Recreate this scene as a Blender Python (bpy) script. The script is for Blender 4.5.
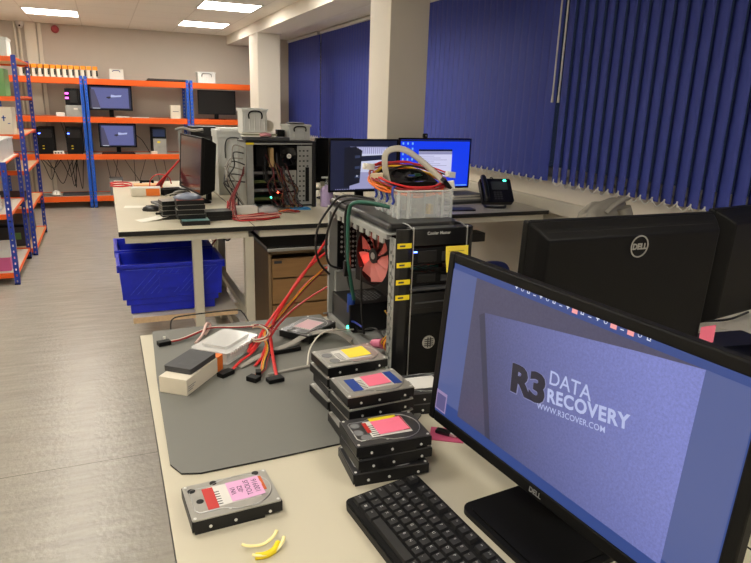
import bpy, bmesh, math, random
from math import pi, sin, cos, radians as R
from mathutils import Vector as V, Matrix, Euler

random.seed(7)
for o in list(bpy.data.objects):
    bpy.data.objects.remove(o)
scene = bpy.context.scene
col = scene.collection

# ------------------------------------------------------------------ camera
def make_camera():
    yaw, pitch, roll = R(23.18), R(15.63), R(-1.79)
    f = V((sin(yaw)*cos(pitch), cos(yaw)*cos(pitch), -sin(pitch)))
    r = V((cos(yaw), -sin(yaw), 0))
    d = f.cross(r)
    c, s = cos(roll), sin(roll)
    right = c*r + s*d
    down = -s*r + c*d
    m = Matrix((right, -down, -f)).transposed().to_4x4()
    m.translation = V((0, 0, 1.52))
    cd = bpy.data.cameras.new('camera')
    cd.sensor_width = 36
    cd.lens = 630*36/751
    cd.clip_start = 0.02
    cam = bpy.data.objects.new('camera', cd)
    cam.matrix_world = m
    col.objects.link(cam)
    scene.camera = cam
make_camera()

# ------------------------------------------------------------------ world, exposure
w = bpy.data.worlds.new('world'); scene.world = w; w.use_nodes = True
w.node_tree.nodes['Background'].inputs[0].default_value = (0.012, 0.016, 0.03, 1)   # night outside
w.node_tree.nodes['Background'].inputs[1].default_value = 1.0
scene.view_settings.view_transform = 'Standard'
scene.view_settings.look = 'None'
scene.view_settings.gamma = 1
scene.view_settings.use_curve_mapping = False
scene.view_settings.exposure = 0.0
LAMP = 19.0             # strength of every ceiling light panel
LAMP_COLOR = (1.0, 0.94, 0.84)

# ------------------------------------------------------------------ materials
def lin(c):
    return tuple((x/12.92 if x <= 0.04045 else ((x+0.055)/1.055)**2.4) for x in c)
def rgb(r, g, b):
    return lin((r/255, g/255, b/255))
MATS = {}
def mat(name, c, rough=0.5, metal=0.0, spec=0.5, emit=0.0, ec=None, alpha=1.0, trans=0.0,
        noise=0.0, nscale=20.0, bump=0.0, bscale=80.0, coat=0.0, stretch=None):
    if name in MATS: return MATS[name]
    m = bpy.data.materials.new(name); m.use_nodes = True
    nt = m.node_tree; b = nt.nodes['Principled BSDF']
    b.inputs['Base Color'].default_value = (*c, 1)
    b.inputs['Roughness'].default_value = rough
    b.inputs['Metallic'].default_value = metal
    b.inputs['Specular IOR Level'].default_value = spec
    b.inputs['Alpha'].default_value = alpha
    b.inputs['Transmission Weight'].default_value = trans
    b.inputs['Coat Weight'].default_value = coat
    if emit:
        b.inputs['Emission Color'].default_value = (*(ec or c), 1)
        b.inputs['Emission Strength'].default_value = emit
    if noise or bump:
        tc = nt.nodes.new('ShaderNodeTexCoord')
        src = tc.outputs['Object']
        if stretch:
            mp = nt.nodes.new('ShaderNodeMapping'); mp.inputs['Scale'].default_value = stretch
            nt.links.new(src, mp.inputs[0]); src = mp.outputs[0]
    if noise:
        n = nt.nodes.new('ShaderNodeTexNoise'); n.inputs['Scale'].default_value = nscale
        n.inputs['Detail'].default_value = 5
        nt.links.new(src, n.inputs['Vector'])
        mr = nt.nodes.new('ShaderNodeMapRange')
        mr.inputs['From Min'].default_value = 0.3; mr.inputs['From Max'].default_value = 0.7
        mr.inputs['To Min'].default_value = 1-noise; mr.inputs['To Max'].default_value = 1+noise
        nt.links.new(n.outputs['Fac'], mr.inputs['Value'])
        mx = nt.nodes.new('ShaderNodeMix'); mx.data_type = 'RGBA'; mx.blend_type = 'MULTIPLY'
        mx.inputs[0].default_value = 1
        mx.inputs[6].default_value = (*c, 1)
        nt.links.new(mr.outputs[0], mx.inputs[7])
        nt.links.new(mx.outputs[2], b.inputs['Base Color'])
        if emit: nt.links.new(mx.outputs[2], b.inputs['Emission Color'])
    if bump:
        n2 = nt.nodes.new('ShaderNodeTexNoise'); n2.inputs['Scale'].default_value = bscale
        nt.links.new(src, n2.inputs['Vector'])
        bp = nt.nodes.new('ShaderNodeBump'); bp.inputs['Strength'].default_value = bump
        bp.inputs['Distance'].default_value = 0.002
        nt.links.new(n2.outputs['Fac'], bp.inputs['Height'])
        nt.links.new(bp.outputs[0], b.inputs['Normal'])
    MATS[name] = m
    return m

black = mat('black_plastic', rgb(13, 13, 14), 0.5, spec=.2, bump=0.1, bscale=400)
black_sat = mat('black_satin', rgb(18, 18, 20), 0.32)
black_matte = mat('black_matte', rgb(20, 20, 21), 0.8)
black_metal = mat('black_metal', rgb(26, 26, 27), 0.42, metal=0.3)
dark_grey = mat('dark_grey_plastic', rgb(62, 63, 66), 0.55)
mid_grey = mat('grey_plastic', rgb(120, 121, 122), 0.6)
steel = mat('galvanised_steel', rgb(166, 168, 164), 0.42, metal=0.35, noise=0.12, nscale=14)
silver = mat('silver_metal', rgb(196, 197, 196), 0.3, metal=0.85)
drive_top_m = mat('brushed_drive_cover', rgb(180, 178, 172), 0.32, metal=0.5, noise=0.06, nscale=60)
chrome = mat('bright_screw_metal', rgb(232, 232, 228), 0.3, metal=0.3)
white_p = mat('white_plastic', rgb(226, 224, 216), 0.5)
cream = mat('cream_painted_metal', rgb(214, 208, 190), 0.5)
paper_m = mat('white_paper', rgb(232, 228, 216), 0.85)
card = mat('white_card', rgb(222, 214, 196), 0.8, noise=0.03, nscale=9)
worktop_m = mat('cream_laminate', rgb(196, 189, 168), 0.42, noise=0.015, nscale=4)
edge_m = mat('black_laminate_edge', rgb(22, 21, 20), 0.5)
orange_m = mat('orange_beam_paint', rgb(236, 96, 18), 0.4)
blue_m = mat('blue_post_paint', rgb(26, 92, 205), 0.42)
dblue_m = mat('dark_blue_post_paint', rgb(34, 62, 165), 0.42)
chip = mat('chipboard', rgb(222, 190, 150), 0.75, noise=0.08, nscale=60)
chip_w = mat('white_board', rgb(214, 206, 194), 0.6)
bin_m = mat('blue_bin_plastic', rgb(28, 44, 200), 0.3, noise=0.15, nscale=14)
bin_rib = mat('lighter_blue_plastic', rgb(62, 80, 214), 0.4, noise=0.3, nscale=40)  # lighter, mottled blue that sets the ribs off from the bin
wood = mat('light_oak_laminate', rgb(158, 120, 76), 0.5, noise=0.10, nscale=5, stretch=(1, 1, 9))
wood_side = mat('oak_side_panel', rgb(150, 124, 92), 0.5, noise=0.06, nscale=5, stretch=(9, 9, 1))
mat_m = mat('grey_rubber_mat', rgb(112, 112, 106), 0.62, bump=0.15, bscale=500)
mat_edge = mat('black_mat_underside', rgb(28, 28, 28), 0.7)
red_c = mat('red_cable', rgb(196, 34, 34), 0.4)
red_c2 = mat('dark_red_cable', rgb(140, 26, 30), 0.45)
yel_c = mat('yellow_cable', rgb(228, 180, 40), 0.4)
org_c = mat('orange_cable', rgb(226, 110, 30), 0.4)
grey_c = mat('grey_cable', rgb(150, 146, 138), 0.5)
blk_c = mat('black_cable', rgb(20, 20, 20), 0.45)
white_c = mat('white_cable', rgb(220, 216, 204), 0.45)
green_c = mat('dark_green_cable', rgb(34, 92, 76), 0.45)
blue_c = mat('blue_cable_tie', rgb(28, 50, 150), 0.4)
yellow = mat('yellow_label', rgb(240, 216, 30), 0.6)
post_y = mat('yellow_note_paper', rgb(246, 220, 70), 0.8)
post_pink = mat('pink_note_paper', rgb(250, 122, 150), 0.75)
post_lilac = mat('lilac_note_paper', rgb(226, 172, 212), 0.8)
pen = mat('pen_ink', rgb(50, 40, 70), 0.7)
lab_white = mat('printed_label_paper', rgb(216, 214, 208), 0.6)
lab_red = mat('red_label', rgb(186, 42, 38), 0.55)
lab_blue = mat('blue_label', rgb(28, 66, 150), 0.5)
lab_org = mat('orange_label', rgb(206, 96, 40), 0.6)
pcb = mat('green_circuit_board', rgb(28, 74, 50), 0.5, noise=0.2, nscale=60)
clear = mat('clear_plastic', rgb(232, 236, 236), 0.12, trans=0.0, alpha=0.30, spec=0.7)
milky = mat('milky_plastic', rgb(238, 240, 236), 0.3, alpha=0.72)
hazy = mat('hazy_plastic', rgb(232, 236, 234), 0.2, alpha=0.32)
led_red = mat('red_light', (1, .05, .03), emit=14, ec=(1, .06, .03))
led_blue = mat('blue_light', (.05, .1, 1), emit=16, ec=(.06, .12, 1))
led_green = mat('green_light', (.05, 1, .5), emit=8, ec=(.05, 1, .5))
fan_glow = mat('lit_red_fan_blade', rgb(200, 130, 124), 0.2, alpha=0.62, emit=0.10, ec=(1, .10, .07))
fan_clear = mat('smoky_fan_blade', rgb(200, 150, 140), 0.2, alpha=0.5, emit=0.12, ec=(1, .25, .2))
keym = mat('black_keycap', rgb(30, 30, 31), 0.5)
legend = mat('grey_print', rgb(190, 190, 188), 0.6)
pink_p = mat('pink_plastic', rgb(214, 120, 150), 0.4)
teal = mat('teal_board', rgb(28, 96, 96), 0.5)
lime = mat('green_plastic', rgb(120, 176, 110), 0.45, alpha=0.8)
jacket_m = mat('grey_fabric', rgb(158, 154, 144), 0.95, noise=0.06, nscale=30, bump=0.4, bscale=300)
chair_blue = mat('navy_fabric', rgb(26, 36, 92), 0.8)
lilac_liquid = mat('lilac_bottle', rgb(190, 170, 214), 0.35, alpha=0.9)

# ------------------------------------------------------------------ mesh helpers
class MB:
    def __init__(s):
        s.v = []; s.f = []; s.m = []; s.mats = []; s.sm = []
    def mi(s, m):
        if m not in s.mats: s.mats.append(m)
        return s.mats.index(m)
    def add(s, vs, fs, m, smooth=False, M=None):
        n = len(s.v)
        if M is not None: vs = [M @ V(v) for v in vs]
        s.v += [tuple(v) for v in vs]
        k = s.mi(m)
        for f in fs:
            s.f.append([n+i for i in f]); s.m.append(k); s.sm.append(smooth)
        return s
    def box(s, x0, x1, y0, y1, z0, z1, m, M=None, taper=0.0, top=None, bottom=None):
        t = taper
        vs = [(x0+t, y0+t, z0), (x1-t, y0+t, z0), (x1-t, y1-t, z0), (x0+t, y1-t, z0),
              (x0, y0, z1), (x1, y0, z1), (x1, y1, z1), (x0, y1, z1)]
        fs = [(3, 2, 1, 0), (4, 5, 6, 7), (0, 1, 5, 4), (1, 2, 6, 5), (2, 3, 7, 6), (3, 0, 4, 7)]
        n = len(s.f)
        s.add(vs, fs, m, False, M)
        if top: s.m[n+1] = s.mi(top)
        if bottom: s.m[n] = s.mi(bottom)
        return s
    def prism(s, pts, z0, z1, m, M=None, top=None, smooth=False):
        k = len(pts)
        vs = [(x, y, z0) for x, y in pts] + [(x, y, z1) for x, y in pts]
        s.add(vs, [tuple(range(k-1, -1, -1))], m, False, M)
        s.add(vs, [tuple(range(k, 2*k))], top or m, False, M)
        s.add(vs, [(i, (i+1) % k, k+(i+1) % k, k+i) for i in range(k)], m, smooth, M)
        return s
    def cyl(s, c, r, h, m, axis='z', n=20, r2=None, M=None, smooth=True):
        r2 = r if r2 is None else r2
        vs = []
        for rr, t in ((r, 0), (r2, h)):
            for i in range(n):
                a = 2*pi*i/n; p, q = rr*cos(a), rr*sin(a)
                if axis == 'z': vs.append((c[0]+p, c[1]+q, c[2]+t))
                elif axis == 'y': vs.append((c[0]+q, c[1]+t, c[2]+p))
                else: vs.append((c[0]+t, c[1]+p, c[2]+q))
        s.add(vs, [tuple(range(n-1, -1, -1)), tuple(range(n, 2*n))], m, False, M)
        s.add(vs, [(i, (i+1) % n, n+(i+1) % n, n+i) for i in range(n)], m, smooth, M)
        return s
    def lathe(s, prof, m, c=(0, 0, 0), n=24, M=None):
        vs = []; k = len(prof)
        for r, z in prof:
            for i in range(n):
                a = 2*pi*i/n; vs.append((c[0]+r*cos(a), c[1]+r*sin(a), c[2]+z))
        fs = [(j*n+i, j*n+(i+1) % n, (j+1)*n+(i+1) % n, (j+1)*n+i) for j in range(k-1) for i in range(n)]
        s.add(vs, fs, m, True, M)
        s.add(vs, [tuple(range(n-1, -1, -1)), tuple(range((k-1)*n, k*n))], m, False, M)
        return s
    def ring(s, c, ro, ri, h, m, axis='z', n=32, M=None):
        vs = []
        for rr, t in ((ro, 0), (ri, 0), (ri, h), (ro, h)):
            for i in range(n):
                a = 2*pi*i/n; p, q = rr*cos(a), rr*sin(a)
                if axis == 'z': vs.append((c[0]+p, c[1]+q, c[2]+t))
                elif axis == 'y': vs.append((c[0]+q, c[1]+t, c[2]+p))
                else: vs.append((c[0]+t, c[1]+p, c[2]+q))
        fs = [(j*n+i, j*n+(i+1) % n, ((j+1) % 4)*n+(i+1) % n, ((j+1) % 4)*n+i) for j in range(4) for i in range(n)]
        s.add(vs, fs, m, False, M)
        return s
    def tube(s, pts, r, m, n=8, sub=6, closed=False, M=None, flat=None):
        pts = [V(p) for p in pts]
        if sub > 1 and len(pts) > 2:
            out = []; L = len(pts)
            rng = range(L if closed else L-1)
            for i in rng:
                if closed: p0, p1, p2, p3 = pts[(i-1) % L], pts[i], pts[(i+1) % L], pts[(i+2) % L]
                else: p0, p1, p2, p3 = pts[max(i-1, 0)], pts[i], pts[i+1], pts[min(i+2, L-1)]
                for k in range(sub):
                    t = k/sub
                    out.append(0.5*((2*p1)+(p2-p0)*t+(2*p0-5*p1+4*p2-p3)*t*t+(3*p1-p0-3*p2+p3)*t**3))
            if not closed: out.append(pts[-1])
            pts = out
        L = len(pts); vs = []
        up = None
        for i, p in enumerate(pts):
            a = pts[(i-1) % L] if (closed or i) else p
            b = pts[(i+1) % L] if (closed or i < L-1) else p
            d = (b-a)
            d = d.normalized() if d.length > 1e-9 else V((0, 0, 1))
            if up is None:
                up = d.orthogonal().normalized()
                if flat: up = (V((0, 0, 1)) - d*d.z).normalized() if abs(d.z) < .95 else up
            up = (up - d*up.dot(d)).normalized()
            q = d.cross(up)
            for k in range(n):
                t = 2*pi*k/n
                vs.append(p + up*(r*(flat or 1)*cos(t)) + q*(r*sin(t)))
        fs = [(j*n+i, j*n+(i+1) % n, ((j+1) % L)*n+(i+1) % n, ((j+1) % L)*n+i)
              for j in range(L if closed else L-1) for i in range(n)]
        s.add(vs, fs, m, True, M)
        if not closed:
            s.add(vs, [tuple(range(n-1, -1, -1)), tuple(range((L-1)*n, L*n))], m, False, M)
        return s
    def text(s, txt, size, m, M, extrude=0.0, bold=0.0, align='CENTER', space=1.0):
        cu = bpy.data.curves.new('txt', 'FONT'); cu.body = txt; cu.size = size
        cu.extrude = extrude; cu.offset = bold; cu.align_x = align; cu.align_y = 'CENTER'
        cu.resolution_u = 3; cu.space_character = space
        o = bpy.data.objects.new('txt', cu); col.objects.link(o)
        bpy.context.view_layer.update()
        dg = bpy.context.evaluated_depsgraph_get()
        me = o.evaluated_get(dg).to_mesh()
        s.add([v.co.copy() for v in me.vertices], [tuple(p.vertices) for p in me.polygons], m, False, M)
        o.evaluated_get(dg).to_mesh_clear()
        bpy.data.objects.remove(o); bpy.data.curves.remove(cu)
        return s
    def build(s, name, parent=None, bevel=0.0, seg=2, loc=None, rot=None):
        me = bpy.data.meshes.new(name)
        me.from_pydata(s.v, [], s.f); me.update()
        for m in s.mats: me.materials.append(m)
        me.polygons.foreach_set('material_index', s.m)
        me.polygons.foreach_set('use_smooth', s.sm)
        o = bpy.data.objects.new(name, me); col.objects.link(o)
        if parent: o.parent = parent
        if loc: o.location = loc
        if rot: o.rotation_euler = rot
        if bevel:
            b = o.modifiers.new('bevel', 'BEVEL'); b.width = bevel; b.segments = seg
            b.limit_method = 'ANGLE'; b.angle_limit = R(40)
        return o

def tag(o, label=None, cat=None, group=None, kind=None):
    if label: o['label'] = label
    if cat: o['category'] = cat
    if group: o['group'] = group
    if kind: o['kind'] = kind
    return o
def thing(name, label, cat, loc=(0, 0, 0), rz=0.0, group=None):
    o = bpy.data.objects.new(name, None); col.objects.link(o)
    o.empty_display_size = 0.05
    o.location = loc; o.rotation_euler = (0, 0, rz)
    return tag(o, label, cat, group)
def structure(o): return tag(o, kind='structure')
def dup(root, loc=None, rz=None, label=None, group=None):
    def cp(o, parent):
        c = o.copy(); col.objects.link(c)
        if parent is not None: c.parent = parent
        for ch in [x for x in KIDS.get(o.name, [])]: cp(ch, c)
        return c
    KIDS = {}
    for x in col.objects:
        if x.parent: KIDS.setdefault(x.parent.name, []).append(x)
    c = cp(root, None)
    if loc is not None: c.location = loc
    if rz is not None: c.rotation_euler = (0, 0, rz)
    if label: c['label'] = label
    if group: c['group'] = group
    return c
def rrect(x0, x1, y0, y1, r, n=5):
    out = []
    for cx, cy, a0 in ((x1-r, y1-r, 0), (x0+r, y1-r, 90), (x0+r, y0+r, 180), (x1-r, y0+r, 270)):
        for i in range(n+1):
            a = R(a0+90*i/n); out.append((cx+r*cos(a), cy+r*sin(a)))
    return out
def T(x=0, y=0, z=0): return Matrix.Translation((x, y, z))
def RZ(a): return Matrix.Rotation(a, 4, 'Z')
def RX(a): return Matrix.Rotation(a, 4, 'X')
def RY(a): return Matrix.Rotation(a, 4, 'Y')
FACE_FRONT = RX(pi/2)                 # XY plane turned to face -Y

# ================================================================== STRUCTURE
XL, XR, YB, YF, ZC = -1.36, 2.87, 10.35, -1.6, 2.47

def floor_mat():
    m = bpy.data.materials.new('vinyl_floor'); m.use_nodes = True
    nt = m.node_tree; b = nt.nodes['Principled BSDF']; L = nt.links
    tc = nt.nodes.new('ShaderNodeTexCoord')
    mp = nt.nodes.new('ShaderNodeMapping'); mp.inputs['Scale'].default_value = (1.6, 11, 1)
    mp.inputs['Rotation'].default_value = (0, 0, R(6))
    L.new(tc.outputs['Object'], mp.inputs[0])
    n = nt.nodes.new('ShaderNodeTexNoise'); n.inputs['Scale'].default_value = 2.2; n.inputs['Detail'].default_value = 8
    n.inputs['Roughness'].default_value = 0.65
    L.new(mp.outputs[0], n.inputs['Vector'])
    cr = nt.nodes.new('ShaderNodeValToRGB')
    cr.color_ramp.elements[0].position = 0.32; cr.color_ramp.elements[0].color = (*rgb(156, 151, 142), 1)
    cr.color_ramp.elements[1].position = 0.68; cr.color_ramp.elements[1].color = (*rgb(176, 171, 160), 1)
    L.new(n.outputs['Fac'], cr.inputs[0])
    # seam between two sheets
    sp = nt.nodes.new('ShaderNodeSeparateXYZ'); L.new(tc.outputs['Object'], sp.inputs[0])
    a = nt.nodes.new('ShaderNodeMath'); a.operation = 'ADD'; a.inputs[1].default_value = -2.67
    L.new(sp.outputs[1], a.inputs[0])
    ab = nt.nodes.new('ShaderNodeMath'); ab.operation = 'ABSOLUTE'; L.new(a.outputs[0], ab.inputs[0])
    lt = nt.nodes.new('ShaderNodeMath'); lt.operation = 'LESS_THAN'; lt.inputs[1].default_value = 0.002
    L.new(ab.outputs[0], lt.inputs[0])
    mx = nt.nodes.new('ShaderNodeMix'); mx.data_type = 'RGBA'
    mx.inputs[7].default_value = (*rgb(110, 106, 98), 1)
    L.new(lt.outputs[0], mx.inputs[0]); L.new(cr.outputs[0], mx.inputs[6])
    L.new(mx.outputs[2], b.inputs['Base Color'])
    b.inputs['Roughness'].default_value = 0.27
    n2 = nt.nodes.new('ShaderNodeTexNoise'); n2.inputs['Scale'].default_value = 45; n2.inputs['Detail'].default_value = 3
    L.new(tc.outputs['Object'], n2.inputs['Vector'])
    bp = nt.nodes.new('ShaderNodeBump'); bp.inputs['Strength'].default_value = 0.3; bp.inputs['Distance'].default_value = 0.006
    L.new(n2.outputs['Fac'], bp.inputs['Height']); L.new(bp.outputs[0], b.inputs['Normal'])
    return m
def ceiling_mat():
    m = bpy.data.materials.new('ceiling_tiles'); m.use_nodes = True
    nt = m.node_tree; b = nt.nodes['Principled BSDF']; L = nt.links
    tc = nt.nodes.new('ShaderNodeTexCoord')
    mp = nt.nodes.new('ShaderNodeMapping'); mp.inputs['Location'].default_value = (0.77, 0.3, 0)
    L.new(tc.outputs['Object'], mp.inputs[0])
    br = nt.nodes.new('ShaderNodeTexBrick'); br.offset = 0; br.squash = 1
    br.inputs['Scale'].default_value = 1; br.inputs['Brick Width'].default_value = 0.6; br.inputs['Row Height'].default_value = 0.6
    br.inputs['Mortar Size'].default_value = 0.006
    br.inputs['Color1'].default_value = (*rgb(240, 235, 224), 1); br.inputs['Color2'].default_value = (*rgb(238, 233, 222), 1)
    br.inputs['Mortar'].default_value = (*rgb(222, 216, 204), 1)
    L.new(mp.outputs[0], br.inputs['Vector']); L.new(br.outputs['Color'], b.inputs['Base Color'])
    b.inputs['Roughness'].default_value = 0.8
    return m
wall_m = mat('painted_wall', rgb(206, 196, 184), 0.75, noise=0.02, nscale=3)
cream_w = mat('cream_wall_paint', rgb(232, 224, 208), 0.6, noise=0.015, nscale=3)
pillar_m = mat('pale_pillar_paint', rgb(226, 219, 206), 0.65)

structure(MB().box(XL-.1, XR+.5, YF-.1, YB+.1, -0.1, 0, floor_mat()).build('floor'))
structure(MB().box(XL-.1, XR+.5, YF-.1, YB+.1, ZC, ZC+.1, ceiling_mat()).build('ceiling'))
structure(MB().box(XL-.1, XR+.3, YB, YB+.1, 0, ZC, wall_m).build('wall_back'))
structure(MB().box(XL-.1, XL, YF, YB, 0, ZC, cream_w).build('wall_left'))
structure(MB().box(XL-.1, XR+.3, YF-.1, YF, 0, ZC, cream_w).build('wall_front'))
# window wall: low wall, reveal between windows, head
mb = MB().box(XR, XR+.2, YF, YB, 0, 1.06, cream_w)
for y0, y1 in ((YF, YF+.3), (4.3, 4.9), (9.95, YB)):
    mb.box(XR, XR+.2, y0, y1, 1.06, ZC, cream_w)
mb.box(XR, XR+.2, YF, YB, 2.42, ZC, cream_w)
structure(mb.build('wall_right'))
structure(MB().box(XR-.012, XR+.2, YF, YB, 1.06, 1.075, cream).build('trim_1'))          # sill
mb = MB()
mb.box(XR-.055, XR-.002, YF+.1, 9.9, 0.835, 0.925, cream)
structure(mb.build('trim_2', bevel=.004))          # wall cable trunking
glass = mat('window_glass', (0.9, 0.95, 1), 0.03, trans=1.0)
for k, (y0, y1) in enumerate(((YF+.3, 1.35), (1.35, 4.3), (4.9, 7.4), (7.4, 9.95))):
    fr = MB()
    for a, b_, c, d in ((y0, y0+.05, 1.08, 2.42), (y1-.05, y1, 1.08, 2.42), (y0, y1, 1.08, 1.13), (y0, y1, 2.37, 2.42)):
        fr.box(XR+.06, XR+.11, a, b_, c, d, white_p)
    f = structure(fr.build('window_%d' % (k+1)))
    MB().box(XR+.08, XR+.086, y0+.05, y1-.05, 1.13, 2.37, glass).build('pane', f)
# bulkhead beam and the two pillars standing under it
structure(MB().box(1.83, 2.16, YF, YB, 2.34, ZC, pillar_m).build('trim_3'))
structure(MB().box(1.83, 2.12, 4.155, 4.52, 0, 2.34, pillar_m).build('trim_4', bevel=.004))
structure(MB().box(1.84, 2.125, 8.25, 8.75, 0, 2.34, pillar_m).build('trim_5', bevel=.004))
# pipe boxing in the corner of the back wall
mb = MB()
mb.box(-0.89, -0.75, YB-.06, YB, 0, ZC, cream_w); mb.box(-0.735, -0.69, YB-.04, YB, 0, ZC, cream_w)
structure(mb.build('trim_6'))
mb = MB()
mb.cyl((-1.01, YB-.03, 0), .016, ZC, cream_w); mb.cyl((-.955, YB-.03, 0), .016, ZC, cream_w)
structure(mb.build('trim_7'))
# skirting
structure(MB().box(XR-.015, XR, YF, YB, 0, .1, cream).build('baseboard_right'))
structure(MB().box(XL, XR, YB-.015, YB, 0, .1, cream).build('baseboard_back'))

# ------------------------------------------------------------------ ceiling lights
diff_m = mat('lit_diffuser', (1, .97, .9), emit=LAMP, ec=LAMP_COLOR)
def ceiling_light(x, y, label):
    t = thing('ceiling_light', label, 'ceiling light', (x, y, ZC), 0, 'recessed square light panels')
    f = MB()
    for a in ((-.3, -.285, -.3, .3), (.285, .3, -.3, .3), (-.3, .3, -.3, -.285), (-.3, .3, .285, .3)):
        f.box(a[0], a[1], a[2], a[3], -.006, .0, white_p)
    f.build('frame', t)
    MB().box(-.286, .286, -.286, .286, -.004, -.001, diff_m).build('diffuser', t)
    return t
ceiling_light(-.47, 8.95, 'lit square ceiling panel at far left above the red alarm bell')
ceiling_light(1.31, 9.05, 'lit square ceiling panel nearest the back wall, beside the white bulkhead')
ceiling_light(1.31, 7.2, 'largest lit ceiling panel, cut by the top edge of the photo')
for y in (5.4, 0.0):
    ceiling_light(1.31, y, 'lit square ceiling panel in the right row over the workbenches')
for y in (7.1, 5.3, 3.5, 1.7, -.1):
    ceiling_light(-.47, y, 'lit square ceiling panel in the left row over the aisle')

# alarm and camera on the back wall
t = thing('alarm_bell', 'round red alarm bell on the back wall under the ceiling', 'alarm bell', (-.515, YB, 2.40))
red_al = mat('red_alarm_plastic', rgb(170, 54, 60), 0.4)
MB().cyl((0, -.04, 0), .05, .04, red_al, 'y').build('base', t)
MB().cyl((0, -.07, -.005), .038, .03, red_al, 'y', r2=.05).build('sounder', t)
t = thing('dome_camera', 'small white dome camera at the top of the corner pipes', 'camera', (-.94, YB-.06, 2.43))
MB().cyl((0, 0, 0), .05, .038, white_p).build('mount', t)
MB().lathe([(.0, -.05), (.025, -.045), (.042, -.025), (.045, 0)], white_p).build('dome', t)
MB().cyl((0, -.045, -.02), .012, .01, black, 'y').build('lens', t)

# ------------------------------------------------------------------ vertical blinds
blind_m = mat('navy_blind_fabric', rgb(56, 70, 160), 0.65, noise=0.03, nscale=120, stretch=(1, 1, .15))
def blind(y0, y1, ztop, ang, label, pitch=.0865, width=.106, wand=None, seed=1):
    rnd = random.Random(seed)
    t = thing('vertical_blind', label, 'blind', (2.8, y0, 0), 0, 'navy vertical window blinds')
    n = int((y1-y0)/pitch)
    v = MB(); c = MB(); zb = 1.052
    pts = []
    for i in range(n):
        y = (i+.5)*pitch
        a = R(ang + rnd.uniform(-1.5, 1.5))
        dx, dy = sin(a)*width/2, cos(a)*width/2
        bow = .006
        vs = []
        for k in range(5):
            s_ = -1+k*.5; bx = bow*(1-s_*s_)
            for z in (zb, ztop): vs.append((dx*s_-bx*cos(a), y+dy*s_+bx*sin(a), z))
            for z in (zb, ztop): vs.append((dx*s_-bx*cos(a)+.0008, y+dy*s_+bx*sin(a), z))
        fs = []
        for k in range(4):
            b = 4*k
            fs += [(b, b+1, b+5, b+4), (b+2, b+6, b+7, b+3)]
        fs += [(0, 2, 3, 1), (16, 17, 19, 18)]
        v.add(vs, fs, blind_m, True)
        c.box(-.012, .004, y-.004, y+.004, zb-.010, zb+.022, white_p)
        pts.append((-.014, y, zb+.012))
    v.build('vanes', t)
    for i in range(len(pts)-1):
        p, q = pts[i], pts[i+1]
        c.tube([p, (p[0], (p[1]+q[1])/2, zb-.024), q], .0036, white_p, n=5, sub=4)
    c.build('bottom_chain', t)
    MB().box(-.03, .03, 0, n*pitch, ztop, ztop+.035, white_p).build('headrail', t)
    if wand is not None:
        for k, wy in enumerate(wand):
            MB().cyl((-.05, wy-y0, 1.60), .0055, 2.40-1.60, white_p, n=10).cyl((-.05, wy-y0, 1.572), .009, .05, white_p, n=10, r2=.006).build('wand', t)
    return t
blind(-1.126, 3.546, 2.42, 17, 'navy vertical blind with angled open slats, right of the two wands', wand=[3.487], seed=2)
blind(3.595, 5.80, 2.42, -6, 'navy vertical blind with closed slats between the wide pillar and the two wands', wand=[3.55], seed=3)
blind(5.86, 8.64, 2.42, -6, 'navy vertical blind between the two pillars, right of its dark gap', seed=4)
blind(8.74, 10.31, 2.42, -12, 'navy vertical blind nearest the back wall, beside the far pillar', seed=5)
# ================================================================== SHELVING
def post_mb(h, m, sx, sy, w=.038, pitch=.05):
    """perforated angle post: corner at origin, flanges run to +sx in X and +sy in Y"""
    b = MB(); t = .002; hw = .011
    zs = []
    z = .03
    while z < h-.03:
        zs.append(z); z += pitch
    def flange(axis, s_):
        lo = (w-hw)/2
        def bx(a0, a1, z0, z1):
            a0, a1 = sorted((a0*s_, a1*s_))
            if axis == 'x': b.box(a0, a1, min(0, t*sy), max(0, t*sy), z0, z1, m)
            else: b.box(min(0, t*sx), max(0, t*sx), a0, a1, z0, z1, m)
        bx(0, lo, 0, h); bx(lo+hw, w, 0, h)
        prev = 0
        for q in zs:
            bx(lo, lo+hw, prev, q-.009); prev = q+.009
        bx(lo, lo+hw, prev, h)
    flange('x', sx); flange('y', sy)
    b.box(min(0, sx*.042), max(0, sx*.042), min(0, sy*.042), max(0, sy*.042), 0, .012, black)
    return b
def shelving(name, label, x0, x1, y0, y1, h, levels, boardm, pm=blue_m, group=None, bh=.055, sidebh=0):
    t = thing(name, label, 'shelving unit', (x0, y0, 0), 0, group)
    W, D = x1-x0, y1-y0
    for sx, px in ((1, 0), (-1, W)):
        for sy, py in ((1, 0), (-1, D)):
            post_mb(h, pm, sx, sy).build('post', t, loc=(px, py, 0))
    for z in levels:
        g = .003
        b = MB()
        for (a0, a1, c0, c1) in ((g, W-g, g+.001, .018), (g, W-g, D-.018, D-g), (g, .018, .018, D-.018), (W-.018, W-g, .018, D-.018)):
            b.box(a0, a1, c0, c1, z-(bh if c1-c0 < .03 else sidebh or bh)+.012, z+(.012 if c1-c0 < .03 else .006), orange_m)
        # a lip that faces outwards past the posts
        b.box(.042, W-.042, -.004, .004, z-bh+.012, z+.012, orange_m)
        b.box(.042, W-.042, D-.004, D+.004, z-bh+.012, z+.012, orange_m)
        b.build('beam', t)
        MB().box(.02, W-.02, .02, D-.02, z-.012, z+.004, boardm).build('shelf_board', t)
    return t
BY = 9.72; BD = .5
lv = [.155, .735, 1.235, 1.74]
shelving('shelving_unit', 'orange and blue shelving bay left on the back wall, under the orange topped holders', -1.30, -.215, BY, BY+BD, 1.78, lv, chip_w, group='back wall shelving bays', bh=.075)
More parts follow.
